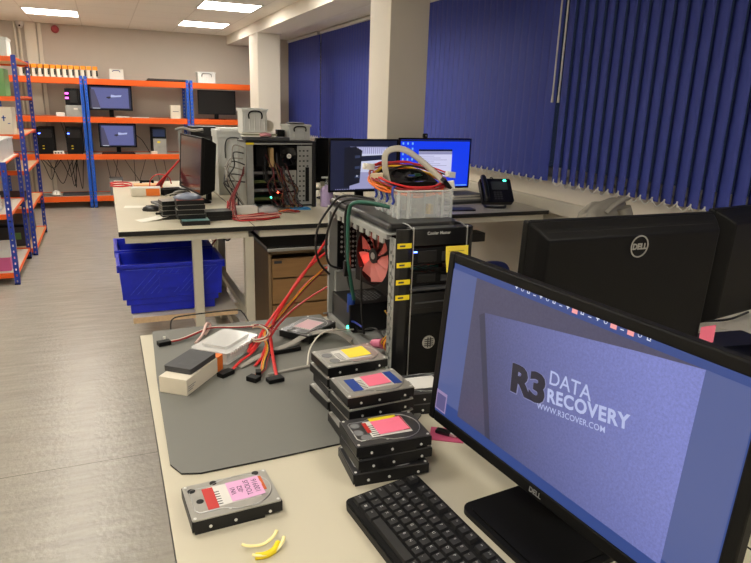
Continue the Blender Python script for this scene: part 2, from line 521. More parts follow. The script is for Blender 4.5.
shelving('shelving_unit', 'orange and blue shelving bay holding two lit screens, one above the other', -.20, 1.165, BY, BY+BD, 1.78, lv, chip_w, group='back wall shelving bays', bh=.075)
shelving('shelving_unit', 'orange and blue shelving bay holding the switched off screen', 1.18, 2.42, BY, BY+BD, 1.78, [.155, .735, 1.235, 1.74], chip_w, group='back wall shelving bays', bh=.075)
# left racks by the aisle
shelving('shelving_unit', 'low blue post shelving at the left edge with the pink box at its bottom', -1.19, -.735, 5.75, 6.74, 1.0, [.09, .575, .985], chip_w, dblue_m, group='shelving along the left of the aisle', bh=.04, sidebh=.018)
shelving('shelving_unit', 'tall blue post shelving at left behind the low one, with five wooden shelves', -1.17, -.69, 6.83, 8.05, 1.86, [.06, .45, .81, 1.145, 1.485, 1.835], chip, dblue_m, group='shelving along the left of the aisle', bh=.042, sidebh=.02)

# ------------------------------------------------------------------ builders for things on shelves
def plain_box(name, label, cat, x0, x1, y0, y1, z0, z1, m, parts=(), bevel=.003, group=None):
    t = thing(name, label, cat, ((x0+x1)/2, (y0+y1)/2, z0), 0, group)
    W, D, H = (x1-x0)/2, (y1-y0)/2, z1-z0
    MB().box(-W, W, -D, D, 0, H, m).build('body', t, bevel=bevel)
    for nm, (a, b, c, d), pm in parts:      # thin detail on the front face, given as fractions
        MB().box(-W+a*2*W, -W+b*2*W, -D-.003, -D-.0005, c*H, d*H, pm).build(nm, t)
    return t

def storage_box(name, label, W, D, H, loc, rz=0, content=None, lid=True, group=None, hm=dark_grey, bodym=milky):
    t = thing(name, label, 'storage box', loc, rz, group)
    b = MB(); k = .003; tp = W*.04
    b.box(-W/2, W/2, -D/2, D/2, 0, k, bodym, taper=0)
    def wall(x0, x1, y0, y1):
        b.box(x0, x1, y0, y1, 0, H*.93, bodym)
    wall(-W/2+.004, W/2-.004, -D/2, -D/2+k); wall(-W/2+.004, W/2-.004, D/2-k, D/2)
    wall(-W/2, -W/2+k, -D/2, D/2); wall(W/2-k, W/2, -D/2, D/2)
    for i in range(-2, 3): b.box(i*W*.2-.003, i*W*.2+.003, -D/2-.003, -D/2, .01, H*.8, bodym)
    b.box(-W/2-.006, W/2+.006, -D/2-.006, D/2+.006, H*.86, H*.93, bodym)
    b.build('body', t, bevel=.002)
    if lid:
        l = MB().prism(rrect(-W/2-.009, W/2+.009, -D/2-.009, D/2+.009, .012), H*.93, H*.975, bodym)
        l.prism(rrect(-W/2+.02, W/2-.02, -D/2+.02, D/2-.02, .012), H*.975, H, bodym)
        l.build('lid', t)
    for sy in (-1, 1):
        h = MB()
        y = sy*(D/2+.011)
        h.tube([(-W*.26, y, H*.56), (-W*.27, y, H*.72), (-W*.2, y+sy*.004, H*.84), (0, y+sy*.006, H*.87), (W*.2, y+sy*.004, H*.84), (W*.27, y, H*.72), (W*.26, y, H*.56)], .0045, hm, n=6)
        h.build('handle', t)
    if content:
        MB().box(-W/2+.012, W/2-.012, -D/2+.012, D/2-.012, .006, H*.45, content).build('contents', t)
    return t

def monitor(name, label, w, h, zb, loc, rz=0, tilt=0.0, bez=.016, depth=.045, screen=None, group=None, brand=False, base=(.24, .18), cat='monitor', low=False):
    """stands at loc on z=0; screen faces local -Y; zb is the height of the panel's bottom edge"""
    t = thing(name, label, cat, loc, rz, group)
    M = T(0, 0, zb) @ RX(-tilt)
    sh = MB()
    # front frame ring
    for a in ((-w/2, -w/2+bez, 0, h), (w/2-bez, w/2, 0, h), (-w/2+bez, w/2-bez, 0, bez*1.15), (-w/2+bez, w/2-bez, h-bez, h)):
        sh.box(a[0], a[1], -.012, .008, a[2], a[3], black)
    o = sh.build('bezel', t, bevel=.003); o.matrix_local = M
    b = MB()
    ww, hh = w/2-.001, h-.001
    vs = [(-ww, .006, .001), (ww, .006, .001), (ww, .006, hh), (-ww, .006, hh),
          (-ww*.96, depth*.55, .012), (ww*.96, depth*.55, .012), (ww*.96, depth*.55, hh-.012), (-ww*.96, depth*.55, hh-.012),
          (-ww*.91, depth, .03*h/.33), (ww*.91, depth, .03*h/.33), (ww*.91, depth, hh-.03*h/.33), (-ww*.91, depth, hh-.03*h/.33)]
    fs = [(0, 1, 2, 3), (0, 4, 5, 1), (1, 5, 6, 2), (2, 6, 7, 3), (3, 7, 4, 0), (4, 8, 9, 5), (5, 9, 10, 6), (6, 10, 11, 7), (7, 11, 8, 4), (8, 11, 10, 9)]
    b.add(vs, fs, black)
    o = b.build('back_shell', t, bevel=.004); o.matrix_local = M
    s = MB().box(-w/2+bez*.9, w/2-bez*.9, -.0095, -.002, bez*1.05, h-bez*.9, screen or black_sat)
    scr = s.build('screen', t); scr.matrix_local = M
    # stand
    bw, bd = base
    MB().prism(rrect(-bw/2, bw/2, -bd*.45, bd*.55, .02), 0, .009, black).prism(rrect(-bw/2+.01, bw/2-.01, -bd*.45+.01, bd*.55-.01, .02), .009, .012, black).build('stand_base', t)
    n = MB()
    if low: n.box(-.035, .035, depth+.0, depth+.03, .01, zb+.05, black)
    if not low: n.box(-.03, .03, depth+.015, depth+.04, .01, zb+h*.55, black)
    if not low: n.box(-.05, .05, depth*.9, depth+.02, zb+h*.42-.05, zb+h*.42+.05, black)
    n.build('stand_neck', t, bevel=.004)
    return t, scr, M

# emissive screen images -------------------------------------------------
def screen_mat(name, c, s=1.0, noise=.0, nscale=60):
    return mat(name, c, 0.25, emit=s, ec=c, noise=noise, nscale=nscale)
SC_SIDE = screen_mat('screen_side_panel_blue', (0.035, 0.075, 0.24), 1.0)
for _m in (SC_SIDE,): _m.node_tree.nodes['Principled BSDF'].inputs['Base Color'].default_value = (.01, .01, .012, 1)
def glow(name, c, noise=0, nscale=60, hi=None):
    """a lit display surface: black base with emission only"""
    if name in MATS: return MATS[name]
    m = bpy.data.materials.new(name); m.use_nodes = True
    nt = m.node_tree; b = nt.nodes['Principled BSDF']
    b.inputs['Base Color'].default_value = (.008, .008, .01, 1); b.inputs['Roughness'].default_value = .35
    b.inputs['Emission Color'].default_value = (*c, 1); b.inputs['Emission Strength'].default_value = 1
    if noise:
        tc = nt.nodes.new('ShaderNodeTexCoord')
        n = nt.nodes.new('ShaderNodeTexNoise'); n.inputs['Scale'].default_value = nscale; n.inputs['Detail'].default_value = 6
        n.inputs['Roughness'].default_value = .7
        nt.links.new(tc.outputs['Object'], n.inputs['Vector'])
        mr = nt.nodes.new('ShaderNodeMapRange'); mr.inputs['From Min'].default_value = .3; mr.inputs['From Max'].default_value = .7
        mr.inputs['To Min'].default_value = 1-noise; mr.inputs['To Max'].default_value = 1+noise
        nt.links.new(n.outputs['Fac'], mr.inputs[0])
        mx = nt.nodes.new('ShaderNodeMix'); mx.data_type = 'RGBA'; mx.blend_type = 'MULTIPLY'; mx.inputs[0].default_value = 1
        mx.inputs[6].default_value = (*c, 1); nt.links.new(mr.outputs[0], mx.inputs[7])
        out = mx.outputs[2]
        if hi:       # the picture shown on the screen gets paler towards one end
            sp = nt.nodes.new('ShaderNodeSeparateXYZ'); nt.links.new(tc.outputs['Object'], sp.inputs[0])
            m1 = nt.nodes.new('ShaderNodeMath'); m1.operation = 'MULTIPLY_ADD'; m1.inputs[1].default_value = .55
            nt.links.new(sp.outputs[2], m1.inputs[0]); nt.links.new(sp.outputs[0], m1.inputs[2])
            r2 = nt.nodes.new('ShaderNodeMapRange'); r2.inputs['From Min'].default_value = hi[0]; r2.inputs['From Max'].default_value = hi[1]
            nt.links.new(m1.outputs[0], r2.inputs[0])
            m3 = nt.nodes.new('ShaderNodeMix'); m3.data_type = 'RGBA'; m3.blend_type = 'MULTIPLY'; m3.inputs[0].default_value = 1
            rr = nt.nodes.new('ShaderNodeMix'); rr.data_type = 'RGBA'
            rr.inputs[6].default_value = (*hi[2], 1); rr.inputs[7].default_value = (*hi[3], 1)
            nt.links.new(r2.outputs[0], rr.inputs[0])
            nt.links.new(out, m3.inputs[6]); nt.links.new(rr.outputs[2], m3.inputs[7])
            out = m3.outputs[2]
        nt.links.new(out, b.inputs['Emission Color'])
    MATS[name] = m
    return m
G_bar = glow('screen_blue_bar', rgb(48, 70, 132))
G_side = glow('screen_blue_side', rgb(80, 92, 142))
G_img = glow('screen_violet_picture', rgb(92, 95, 146), .18, 260, (-.12, .32, (.50, .48, .42), (1.8, 1.9, 1.9)))
G_under = glow('screen_violet_shade', rgb(74, 72, 98), .12, 200)
G_white = glow('screen_white', rgb(226, 230, 246))
G_txt = glow('screen_pale_lettering', rgb(178, 186, 226))
G_dark = glow('screen_dark_lettering', rgb(34, 32, 48), .3, 300)
G_pink = glow('screen_pink_icon', rgb(244, 160, 160))
G_blue = glow('screen_vivid_blue', rgb(16, 60, 236))
G_navy = glow('screen_navy', rgb(22, 28, 54))
G_cyan = glow('screen_cyan', rgb(120, 180, 236))
G_pane = glow('screen_window_white', rgb(206, 206, 238))
G_line = glow('screen_text_grey', rgb(140, 140, 180))
G_dim = glow('screen_dim_violet', rgb(92, 96, 148), .1, 80)

def add_small_logo(t, w, h, zb, tiltM, scr):
    b = MB()
    def q(pts, m, y=-.0105):
        b.add([(x, y, z) for x, z in pts], [tuple(range(len(pts)))], m)
    q([(-w*.30, .03), (w*.42, .03), (w*.42, h-.035), (-w*.43, h-.035)], G_dim)
    q([(-w*.44, .03), (-w*.24, .03), (-w*.36, h-.06), (-w*.44, h-.06)], G_under, -.0108)
    q([(-w*.44, .03), (w*.44, .03), (w*.44, .02), (-w*.44, .02)], G_navy, -.0108)
    b.box(-w*.42, -w*.25, -.011, -.0106, .022, .028, G_white)
    # a smudge-sized picture of the lettering
    q([(-w*.10, h*.50), (-w*.04, h*.46), (w*.02, h*.50), (w*.02, h*.56), (-w*.08, h*.54)], G_dark, -.0109)
    q([(w*.0, h*.52), (w*.24, h*.55), (w*.26, h*.62), (w*.12, h*.60), (w*.02, h*.63)], G_txt, -.0109)
    b.build('shown_picture', scr)

# ------------------------------------------------------------------ back wall contents
S1, S2, S3, S4 = .16, .739, 1.239, 1.745
cap_m = mat('orange_holder_cap', rgb(250, 150, 20), .45)
hold_m = mat('white_holder_plastic', rgb(228, 222, 208), .5)
def holder(x, label):
    t = thing('file_holder', label, 'holder', (x, BY+.06, S4), 0, 'white holders with orange tops on the top shelf')
    b = MB().box(-.027, .027, 0, .22, 0, .115, hold_m)
    b.build('body', t, bevel=.003)
    MB().box(-.031, .031, -.004, .225, .115, .165, cap_m).build('cap', t, bevel=.006)
    MB().box(.010, .030, -.006, -.001, .035, .112, black_sat).build('slot', t)
    return t
h0 = holder(-.93, 'white holder with orange cap, first from the left of its row')
ORD = ['first', 'second', 'third', 'fourth', 'fifth', 'sixth', 'seventh', 'eighth', 'ninth', 'tenth', 'eleventh', 'twelfth']
for i in range(1, 13):
    dup(h0, (-.93+i*.0735, BY+.06, S4), 0, 'white holder with orange cap, %s from the left of its row' % ORD[i] if i < 12 else 'white holder with orange cap, last in its row by the white box')
t = plain_box('white_box', 'white box with a blue curved mark on the top shelf', 'box', .13, .31, BY+.08, BY+.3, S4, S4+.145, white_p)
MB().tube([(-.05, -.112, .11), (-.03, -.112, .125), (.03, -.112, .125), (.05, -.112, .105)], .005, mat('blue_ink', rgb(40, 50, 130)), n=6).build('mark', t)
t = thing('laptop', 'closed black laptop lying on the top shelf of the back wall', 'laptop', (.88, BY+.22, S4))
MB().prism(rrect(-.27, .27, -.17, .17, .02), 0, .02, black).build('base', t)
MB().prism(rrect(-.25, .27, -.17, .17, .02), .022, .042, dark_grey).build('lid', t)
storage_box('storage_box', 'small white lidded box on the top shelf, above the switched off screen', .25, .2, .165, (1.43, BY+.16, S4), 0, paper_m)

# shelf 3 (z 1.24): computer with two pink lights, screen, white box, dark screen
t = plain_box('desktop_computer', 'black desktop computer with two pink lights above a grey drive', 'computer', -.45, -.27, BY+.06, BY+.42, S3+.16, S3+.375, black)
for z in (.09, .15): MB().box(-.085, -.045, -.186, -.181, z-.012, z+.012, mat('magenta_light', (1, .1, .9), emit=3, ec=(1, .12, .8))).build('light', t)
MB().box(-.03, .06, -.186, -.181, .03, .19, black_sat).build('drive_bay', t)
t = plain_box('drive_enclosure', 'grey metal enclosure under the computer with pink lights', 'drive enclosure', -.455, -.255, BY+.05, BY+.42, S3, S3+.155, steel)
MB().box(.0, .05, -.189, -.186, .1, .12, paper_m).build('label', t)
plain_box('small_white_box', 'small white box left of the grey drive enclosure', 'box', -.575, -.47, BY+.03, BY+.12, S3, S3+.06, white_p)
t, s, M = monitor('monitor', 'lit screen with violet picture on the upper shelf of the back wall', .565, .335, .10, (.12, BY+.17, S3), 0, screen=G_navy, group='lit screens on the back shelves')
add_small_logo(t, .565, .335, .1, M, s)
for a, (x0, x1, y0, y1, z, l) in enumerate(((.16, .34, .02, .2, .022, 'stack of white papers on the shelf in front of the upper lit screen'), (.38, .60, .03, .2, .014, 'loose papers on the shelf between the upper screen and the white box'))):
    b = MB()
    for k in range(4): b.box(-(x1-x0)/2+k*.004, (x1-x0)/2+k*.003, -.09, .09, k*z/4, (k+.9)*z/4, paper_m)
    tag(b.build('paper_stack', loc=((x0+x1)/2, BY+.12, S3)), l, 'papers')
t = plain_box('white_carton', 'white upright carton on the middle shelf by the second blue post', 'box', .91, 1.045, BY+.07, BY+.2, S3, S3+.19, card)
MB().box(-.04, .04, -.0685, -.0655, .10, .11, mid_grey).build('label', t)
t, s, M = monitor('monitor', 'switched off black screen on the right back shelf', .55, .345, .075, (1.58, BY+.17, S3), 0)
# shelf 2 (z .74): black computers
def small_pc(x, label, W=.2, H=.36, blue=True):
    t = thing('desktop_computer', label, 'computer', (x, BY+.08, S2), 0, 'black computers on the lower shelf')
    MB().box(-W/2, W/2, 0, .38, 0, H, black).build('case', t, bevel=.004)
    MB().box(-W/2+.02, W/2-.02, -.006, -.001, H*.62, H*.92, black_sat).build('drive_bay', t)
    MB().box(-W/2+.02, -W/2+.045, -.009, -.0055, H*.76, H*.79, led_blue).build('power_light', t)
    b = MB()
    for z in (.2, .3): b.box(-W*.22, -W*.10, -.004, -.001, H*z, H*z+.010, yellow)
    b.build('sticker', t)
    return t
small_pc(-.74, 'black computer with a blue light, left of the two on the lower shelf')
small_pc(-.385, 'black computer beside the first blue post, right of its twin')
tt = thing('power_strip', 'white power strip on the shelf between the two black computers', 'power strip', (-.59, BY+.03, S2))
MB().box(-.065, .065, -.02, .03, 0, .05, white_p).build('body', tt, bevel=.006)
b = MB()
for i in range(3): b.box(-.05+i*.036, -.03+i*.036, -.023, -.0195, .015, .035, dark_grey)
b.build('socket', tt)
t, s, M = monitor('monitor', 'lit screen with violet picture on the lower shelf of the back wall', .50, .335, .085, (.18, BY+.25, S2), 0, screen=G_navy, group='lit screens on the back shelves')
add_small_logo(t, .50, .335, .085, M, s)
def kb_small(x, y, z, label, L=.44):
    t = thing('keyboard', label, 'keyboard', (x, y, z), 0)
    MB().box(-L/2, L/2, -.065, .065, 0, .02, black).build('base', t, bevel=.004)
    b = MB()
    for r in range(5):
        for c in range(15): b.box(-L/2+.012+c*.028, -L/2+.036+c*.028, -.055+r*.022, -.036+r*.022, .02, .027, keym)
    b.build('key_rows', t)
    return t
kb_small(.17, BY+.075, S2, 'black keyboard on the shelf under the lower lit screen')
t = thing('desktop_computer', 'small blue and silver computer on the lower shelf right of the keyboard', 'computer', (.73, BY+.1, S2))
MB().box(-.1, .1, 0, .36, 0, .37, black).build('case', t, bevel=.004)
MB().box(-.085, .095, -.012, -.001, .0, .22, steel).build('front_drive', t)
MB().box(-.085, .08, -.008, -.001, .25, .35, mat('deep_blue_plastic', rgb(24, 48, 96), .4)).build('top_bay', t)
MB().box(-.03, .01, -.014, -.0125, .16, .185, yellow).build('sticker', t)
plain_box('small_card_box', 'small beige box in front of the blue and silver computer', 'box', .60, .69, BY+.025, BY+.085, S2, S2+.045, card)
# bottom shelf
tag(MB().box(-.2, .2, -.1, .1, 0, .03, dark_grey).build('closed_laptop', loc=(-.4, BY+.2, S1), bevel=.005), 'flat dark laptop on the bottom shelf under the two black computers', 'laptop')
tag(MB().box(-.15, .15, -.08, .08, 0, .02, mid_grey).build('closed_laptop', loc=(-.78, BY+.18, S1), bevel=.005), 'flat grey laptop on the bottom shelf at far left', 'laptop')
b = MB().lathe([(.0, .06), (.03, .055), (.055, .03), (.06, 0)], white_p, n=14)
tag(b.build('white_cloth', loc=(-.68, BY+.12, S1+.02)), 'small white crumpled cloth on the grey laptop of the bottom shelf', 'cloth')
plain_box('grey_box', 'grey box on the bottom shelf right of the first blue posts', 'box', .02, .20, BY+.05, BY+.3, S1, S1+.24, mid_grey, parts=(('label', (.3, .9, .5, .9), paper_m),))
# hanging cables
def cable(name, label, pts, r, m, group=None, sub=6, n=7, closed=False, extra=None):
    b = MB().tube(pts, r, m, n=n, sub=sub, closed=closed)
    if extra: extra(b)
    return tag(b.build(name), label, 'cable', group)
rnd = random.Random(3)
for i, (x0, x1, zl) in enumerate(((-.86, -.62, .34), (-.78, -.42, .28), (-.62, -.36, .38), (-.46, -.40, .22), (-.40, -.30, .2), (-.38, -.52, .24), (-.9, -.5, .5))):
    zm = zl + .02
    cable('hanging_cable', 'black cable looping down behind the bottom of the left back shelf', [(x0, BY+.44, S2-.08), (x0+(x1-x0)*.2, BY+.42, (S2+zm)/2), ((x0+x1)/2, BY+.40, zm), (x0+(x1-x0)*.8, BY+.42, (S2+zm)/2+.02), (x1, BY+.44, S2-.08)], .005, blk_c, 'black cables looping behind the left back shelf')
for i, (x0, dx) in enumerate(((.0, .02), (.09, .05), (.16, -.03), (.24, .09), (.38, .0), (.55, -.05), (.66, .03), (.8, .02))):
    cable('hanging_cable', 'thin black cable hanging under the lit screens, %s from the left' % ORD[i], [(x0, BY+.44, S2-.08), (x0+dx, BY+.43, .5), (x0+dx*2.2, BY+.41, .32), (x0+dx*3, BY+.40, S1+.01)], .004, blk_c, 'thin cables hanging under the lit screens')
for x0, x1 in ((-.56, -.5), (-.52, -.47)):
    cable('hanging_cable', 'thin black cable hanging between the two black computers', [(x0, BY+.46, S3-.06), ((x0+x1)/2+.02, BY+.45, .98), (x1, BY+.44, S2+.02)], .004, blk_c, 'cables between the black computers')
cable('hanging_cable', 'black cable running from the lower lit screen down to the shelf', [(.42, BY+.34, 1.0), (.5, BY+.33, .93), (.56, BY+.3, .83), (.6, BY+.26, S2+.01)], .005, blk_c)

# ------------------------------------------------------------------ left racks contents
storage_box('storage_box', 'clear lidded box on top of the tall left shelving', .36, .30, .17, (-.93, 6.99, 1.84), 0, paper_m, group=None)
plain_box('green_box', 'translucent green box on the second shelf of the tall left shelving', 'box', -1.12, -.80, 6.86, 7.2, 1.49, 1.74, lime)
plain_box('white_carton', 'white carton with blue pen marks on the tall left shelving, third shelf down', 'box', -1.12, -.775, 6.87, 7.15, 1.15, 1.40, card, parts=(('mark', (.75, .85, .6, .64), lab_blue), ('mark', (.78, .81, .5, .7), lab_blue), ('mark', (.88, .94, .4, .43), lab_blue)))
storage_box('storage_box', 'clear crate on the top of the low left shelving', .42, .5, .17, (-.99, 6.15, .99), 0, mat('pale_card_filling', rgb(200, 190, 170), .8))
storage_box('storage_box', 'small clear crate behind another on the low left shelving', .34, .3, .16, (-.95, 6.56, .99), 0, paper_m)
t = plain_box('pink_box', 'pink box under a clear lid on the bottom shelf of the low left shelving', 'box', -1.12, -.80, 5.86, 6.28, .095, .21, mat('pink_box_plastic', rgb(206, 96, 150), .5))
MB().box(-.165, .165, -.215, .215, .116, .18, milky).build('lid', t, bevel=.004)
plain_box('dark_crate', 'black crate on the lowest shelf of the tall left shelving', 'crate', -1.1, -.79, 7.0, 7.5, .065, .29, dark_grey, parts=(('rim', (.0, 1, .85, .95), black), ('label', (.6, .85, .3, .6), lime)))
plain_box('dark_crate', 'second black crate on the lowest shelf, farther from the aisle end', 'crate', -1.1, -.79, 7.56, 7.95, .065, .25, dark_grey)
plain_box('grey_box', 'grey box on the fourth shelf of the tall left shelving', 'box', -1.1, -.81, 6.95, 7.3, .815, .95, mid_grey)
plain_box('dark_box', 'dark box of parts on the fifth shelf of the tall left shelving', 'box', -1.1, -.80, 7.05, 7.5, .455, .55, black)
cable('coiled_cable', 'small coil of black cable on the middle shelf of the low left shelving', [(-.93+.07*cos(a*.9), 6.2+.07*sin(a*.9), .592+.004*a) for a in range(16)], .006, blk_c)
plain_box('clear_tray', 'clear plastic tray on the middle shelf of the low left shelving', 'tray', -1.12, -.84, 5.85, 6.08, .58, .70, milky)
# ================================================================== WORKBENCHES
TZ = .86
def bench(label, x0, x1, y0, y1, legs=(), rails=True, group='cream topped workbenches', z=TZ, shelf=None, frames=()):
    t = thing('workbench', label, 'workbench', (x0, y0, 0), 0, group)
    W, D = x1-x0, y1-y0
    MB().box(0, W, 0, D, z-.026, z, edge_m, top=worktop_m).build('worktop', t, bevel=.0015)
    if rails:
        b = MB()
        b.box(.03, W-.03, .02, .05, z-.066, z-.027, cream); b.box(.03, W-.03, D-.05, D-.02, z-.066, z-.027, cream)
        b.box(.03, .06, .05, D-.05, z-.066, z-.027, cream); b.box(W-.06, W-.03, .05, D-.05, z-.066, z-.027, cream)
        b.build('frame_rail', t)
    for lx, ly in legs:
        MB().box(lx-x0-.025, lx-x0+.025, ly-y0-.025, ly-y0+.025, 0, z-.066, cream).build('leg', t, bevel=.003)
    for (ax, ay, az, bx, by, bz, r) in frames:
        a, b_ = V((ax-x0, ay-y0, az)), V((bx-x0, by-y0, bz))
        d = b_-a; L = d.length
        q = d.to_track_quat('Z', 'Y').to_matrix().to_4x4()
        MB().box(-r, r, -r, r, 0, L, cream, M=Matrix.Translation(a) @ q).build('brace', t, bevel=.002)
    return t
bench('nearest cream workbench with black edge, covered by the grey mat', .05, .893, -.35, 1.83,
      legs=[(.12, 1.6), (.12, .1), (.82, 1.6), (.82, .1)])
bench('workbench behind the large lit screen, carrying the two black monitor backs', .897, 2.2, -.35, 1.80, legs=[(.95, 1.6), (2.1, 1.6), (2.1, .1), (.95, .1)])
t = bench('cream workbench at far left with blue bins under it', .028, .722, 3.40, 5.53,
      legs=[(.418, 3.46), (.70, 3.46), (.10, 5.4), (.66, 5.4), (.70, 4.42)],
      frames=[(.70, 3.49, .34, .70, 4.4, .34, .02), (.418, 3.49, .30, .418, 4.4, .30, .018), (.70, 3.49, .12, .70, 5.37, .12, .02), (.70, 4.4, .13, .70, 3.55, .33, .016), (.418, 4.4, .13, .418, 4.4, .78, .018)])
MB().box(.04, .60, .06, 1.3, .35, .375, chip_w).box(.04, .60, .052, .06, .345, .375, chip).build('lower_shelf', t)
bench('cream workbench with the wooden drawers under it, in the middle', .726, 1.655, 3.40, 5.2, legs=[(.77, 5.1), (1.6, 5.1), (1.61, 3.46)])
bench('cream workbench under the window with the black desk phone', 1.66, 2.78, 3.50, 5.0, legs=[(2.73, 3.56), (2.73, 4.9), (2.46, 4.1)])
# drawer pedestal
t = thing('drawer_unit', 'light wooden three drawer unit under the middle workbench', 'drawers', (.825, 3.52, 0))
b = MB().box(0, .016, 0, .56, .03, .70, wood_side).box(.544, .56, 0, .56, .03, .70, wood_side).box(0, .56, .54, .56, .03, .70, wood_side).box(0, .56, 0, .56, .03, .05, wood_side).box(0, .56, .0, .56, .665, .70, wood_side)
b.build('cabinet', t, bevel=.001)
for k, (z0, z1) in enumerate(((.525, .64), (.365, .515), (.205, .355), (.055, .195))):
    d = MB().box(.018, .542, -.016, 0, z0, z1, wood).build('drawer', t, bevel=.002)
    MB().box(.33, .40, -.026, -.0165, (z0+z1)/2-.004, (z0+z1)/2+.004, steel).build('handle', d)
MB().box(.03, .075, -.0185, -.0162, .612, .628, dark_grey).build('nameplate', t)
for x in (.05, .5): MB().cyl((x, .05, 0), .02, .03, black).build('castor', t)
t = thing('desk_tray', 'black tray with a silver front edge on top of the wooden drawers', 'tray', (.80, 3.44, .7055))
MB().box(0, .62, 0, .5, .0, .022, black_sat).box(0, .62, .48, .5, .022, .075, black_sat).build('tray_base', t)
MB().box(0, .62, -.012, -.0005, -.004, .014, silver).build('front_edge', t, bevel=.003)

# blue bins
def blue_bin(label, W, D, H, loc, rz=0):
    t = thing('plastic_bin', label, 'bin', loc, rz, 'blue plastic storage bins')
    b = MB(); k = .006
    def ring(z, e): return [(-W/2+e, 0+e*.6), (W/2-e, 0+e*.6), (W/2-e, D-e*.6), (-W/2+e, D-e*.6)]
    levels = [(0, .045), (H*.18, .045), (H*.182, .025), (H*.30, .025), (H*.302, .008), (H*.94, .0), (H, .0)]
    vs = []
    for z, e in levels: vs += [(x, y, z) for x, y in ring(z, e)]
    n = len(levels)
    fs = [(4*i+j, 4*i+(j+1) % 4, 4*i+4+(j+1) % 4, 4*i+4+j) for i in range(n-1) for j in range(4)]
    # inner
    m0 = len(vs)
    for z, e in ((H, .008), (.01, .05)): vs += [(x, y, z) for x, y in ring(z, e)]
    top = 4*(n-1)
    fs += [(top+j, top+(j+1) % 4, m0+(j+1) % 4, m0+j) for j in range(4)]
    fs += [(m0+j, m0+(j+1) % 4, m0+4+(j+1) % 4, m0+4+j) for j in range(4)]
    fs += [(m0+4, m0+5, m0+6, m0+7), (3, 2, 1, 0)]
    b.add(vs, fs, bin_m)
    b.build('body', t, bevel=.003)
    r = MB()
    r.box(-W/2-.008, W/2+.008, -.012, .004, H*.93, H, bin_m); r.box(-W/2-.008, W/2+.008, D-.004, D+.012, H*.93, H, bin_m)
    r.box(-W/2-.012, -W/2+.003, -.012, D+.012, H*.86, H, bin_m); r.box(W/2-.003, W/2+.012, -.012, D+.012, H*.86, H, bin_m)
    r.build('rim', t, bevel=.003)
    s = MB()
    for i in range(5):      # moulded diagonal ribs on the front
        x = -W*.42+i*.035
        s.add([(x, -.004, H*.40), (x+.006, -.004, H*.40), (x+.126, -.004, H*.86), (x+.12, -.004, H*.86)], [(0, 1, 2, 3)], bin_rib)
        x = W*.0+i*.030
        s.add([(x, -.004, H*.40), (x+.006, -.004, H*.40), (x+.126, -.004, H*.86), (x+.12, -.004, H*.86)], [(0, 1, 2, 3)], bin_rib)
    s.box(-W*.13, W*.10, -.006, -.001, H*.5, H*.78, bin_m)
    s.box(-W*.44, W*.44, -.0045, -.001, H*.885, H*.90, bin_rib)
    s.build('front_ribs', t)
    return t
blue_bin('front blue plastic bin on the low shelf under the left workbench', .54, .30, .283, (.287, 3.50, .379))
blue_bin('rear blue plastic bin, its higher rim showing behind the front bin', .53, .34, .290, (.278, 3.835, .379))
tag(MB().lathe([(0, .04), (.03, .035), (.05, .0)], mat('crumpled_bag', rgb(150, 150, 160), .4), n=10).build('crumpled_bag', loc=(.19, 3.93, .69)), 'small crumpled grey bag on the rear blue bin', 'bag')

# ================================================================== THINGS ON THE NEAR BENCH
# grey anti-static mat
b = MB()
pts = [(.085, 1.845), (.072, 1.50), (.066, 1.10), (.082, 1.062), (.115, 1.052), (.25, 1.056), (.43, 1.066), (.56, 1.08), (.60, 1.12), (.60, 1.845)]
b.prism(pts, TZ+.0005, TZ+.004, mat_edge, top=mat_m)
tag(b.build('work_mat', bevel=.0008), 'large grey rubber work mat on the nearest bench', 'mat')

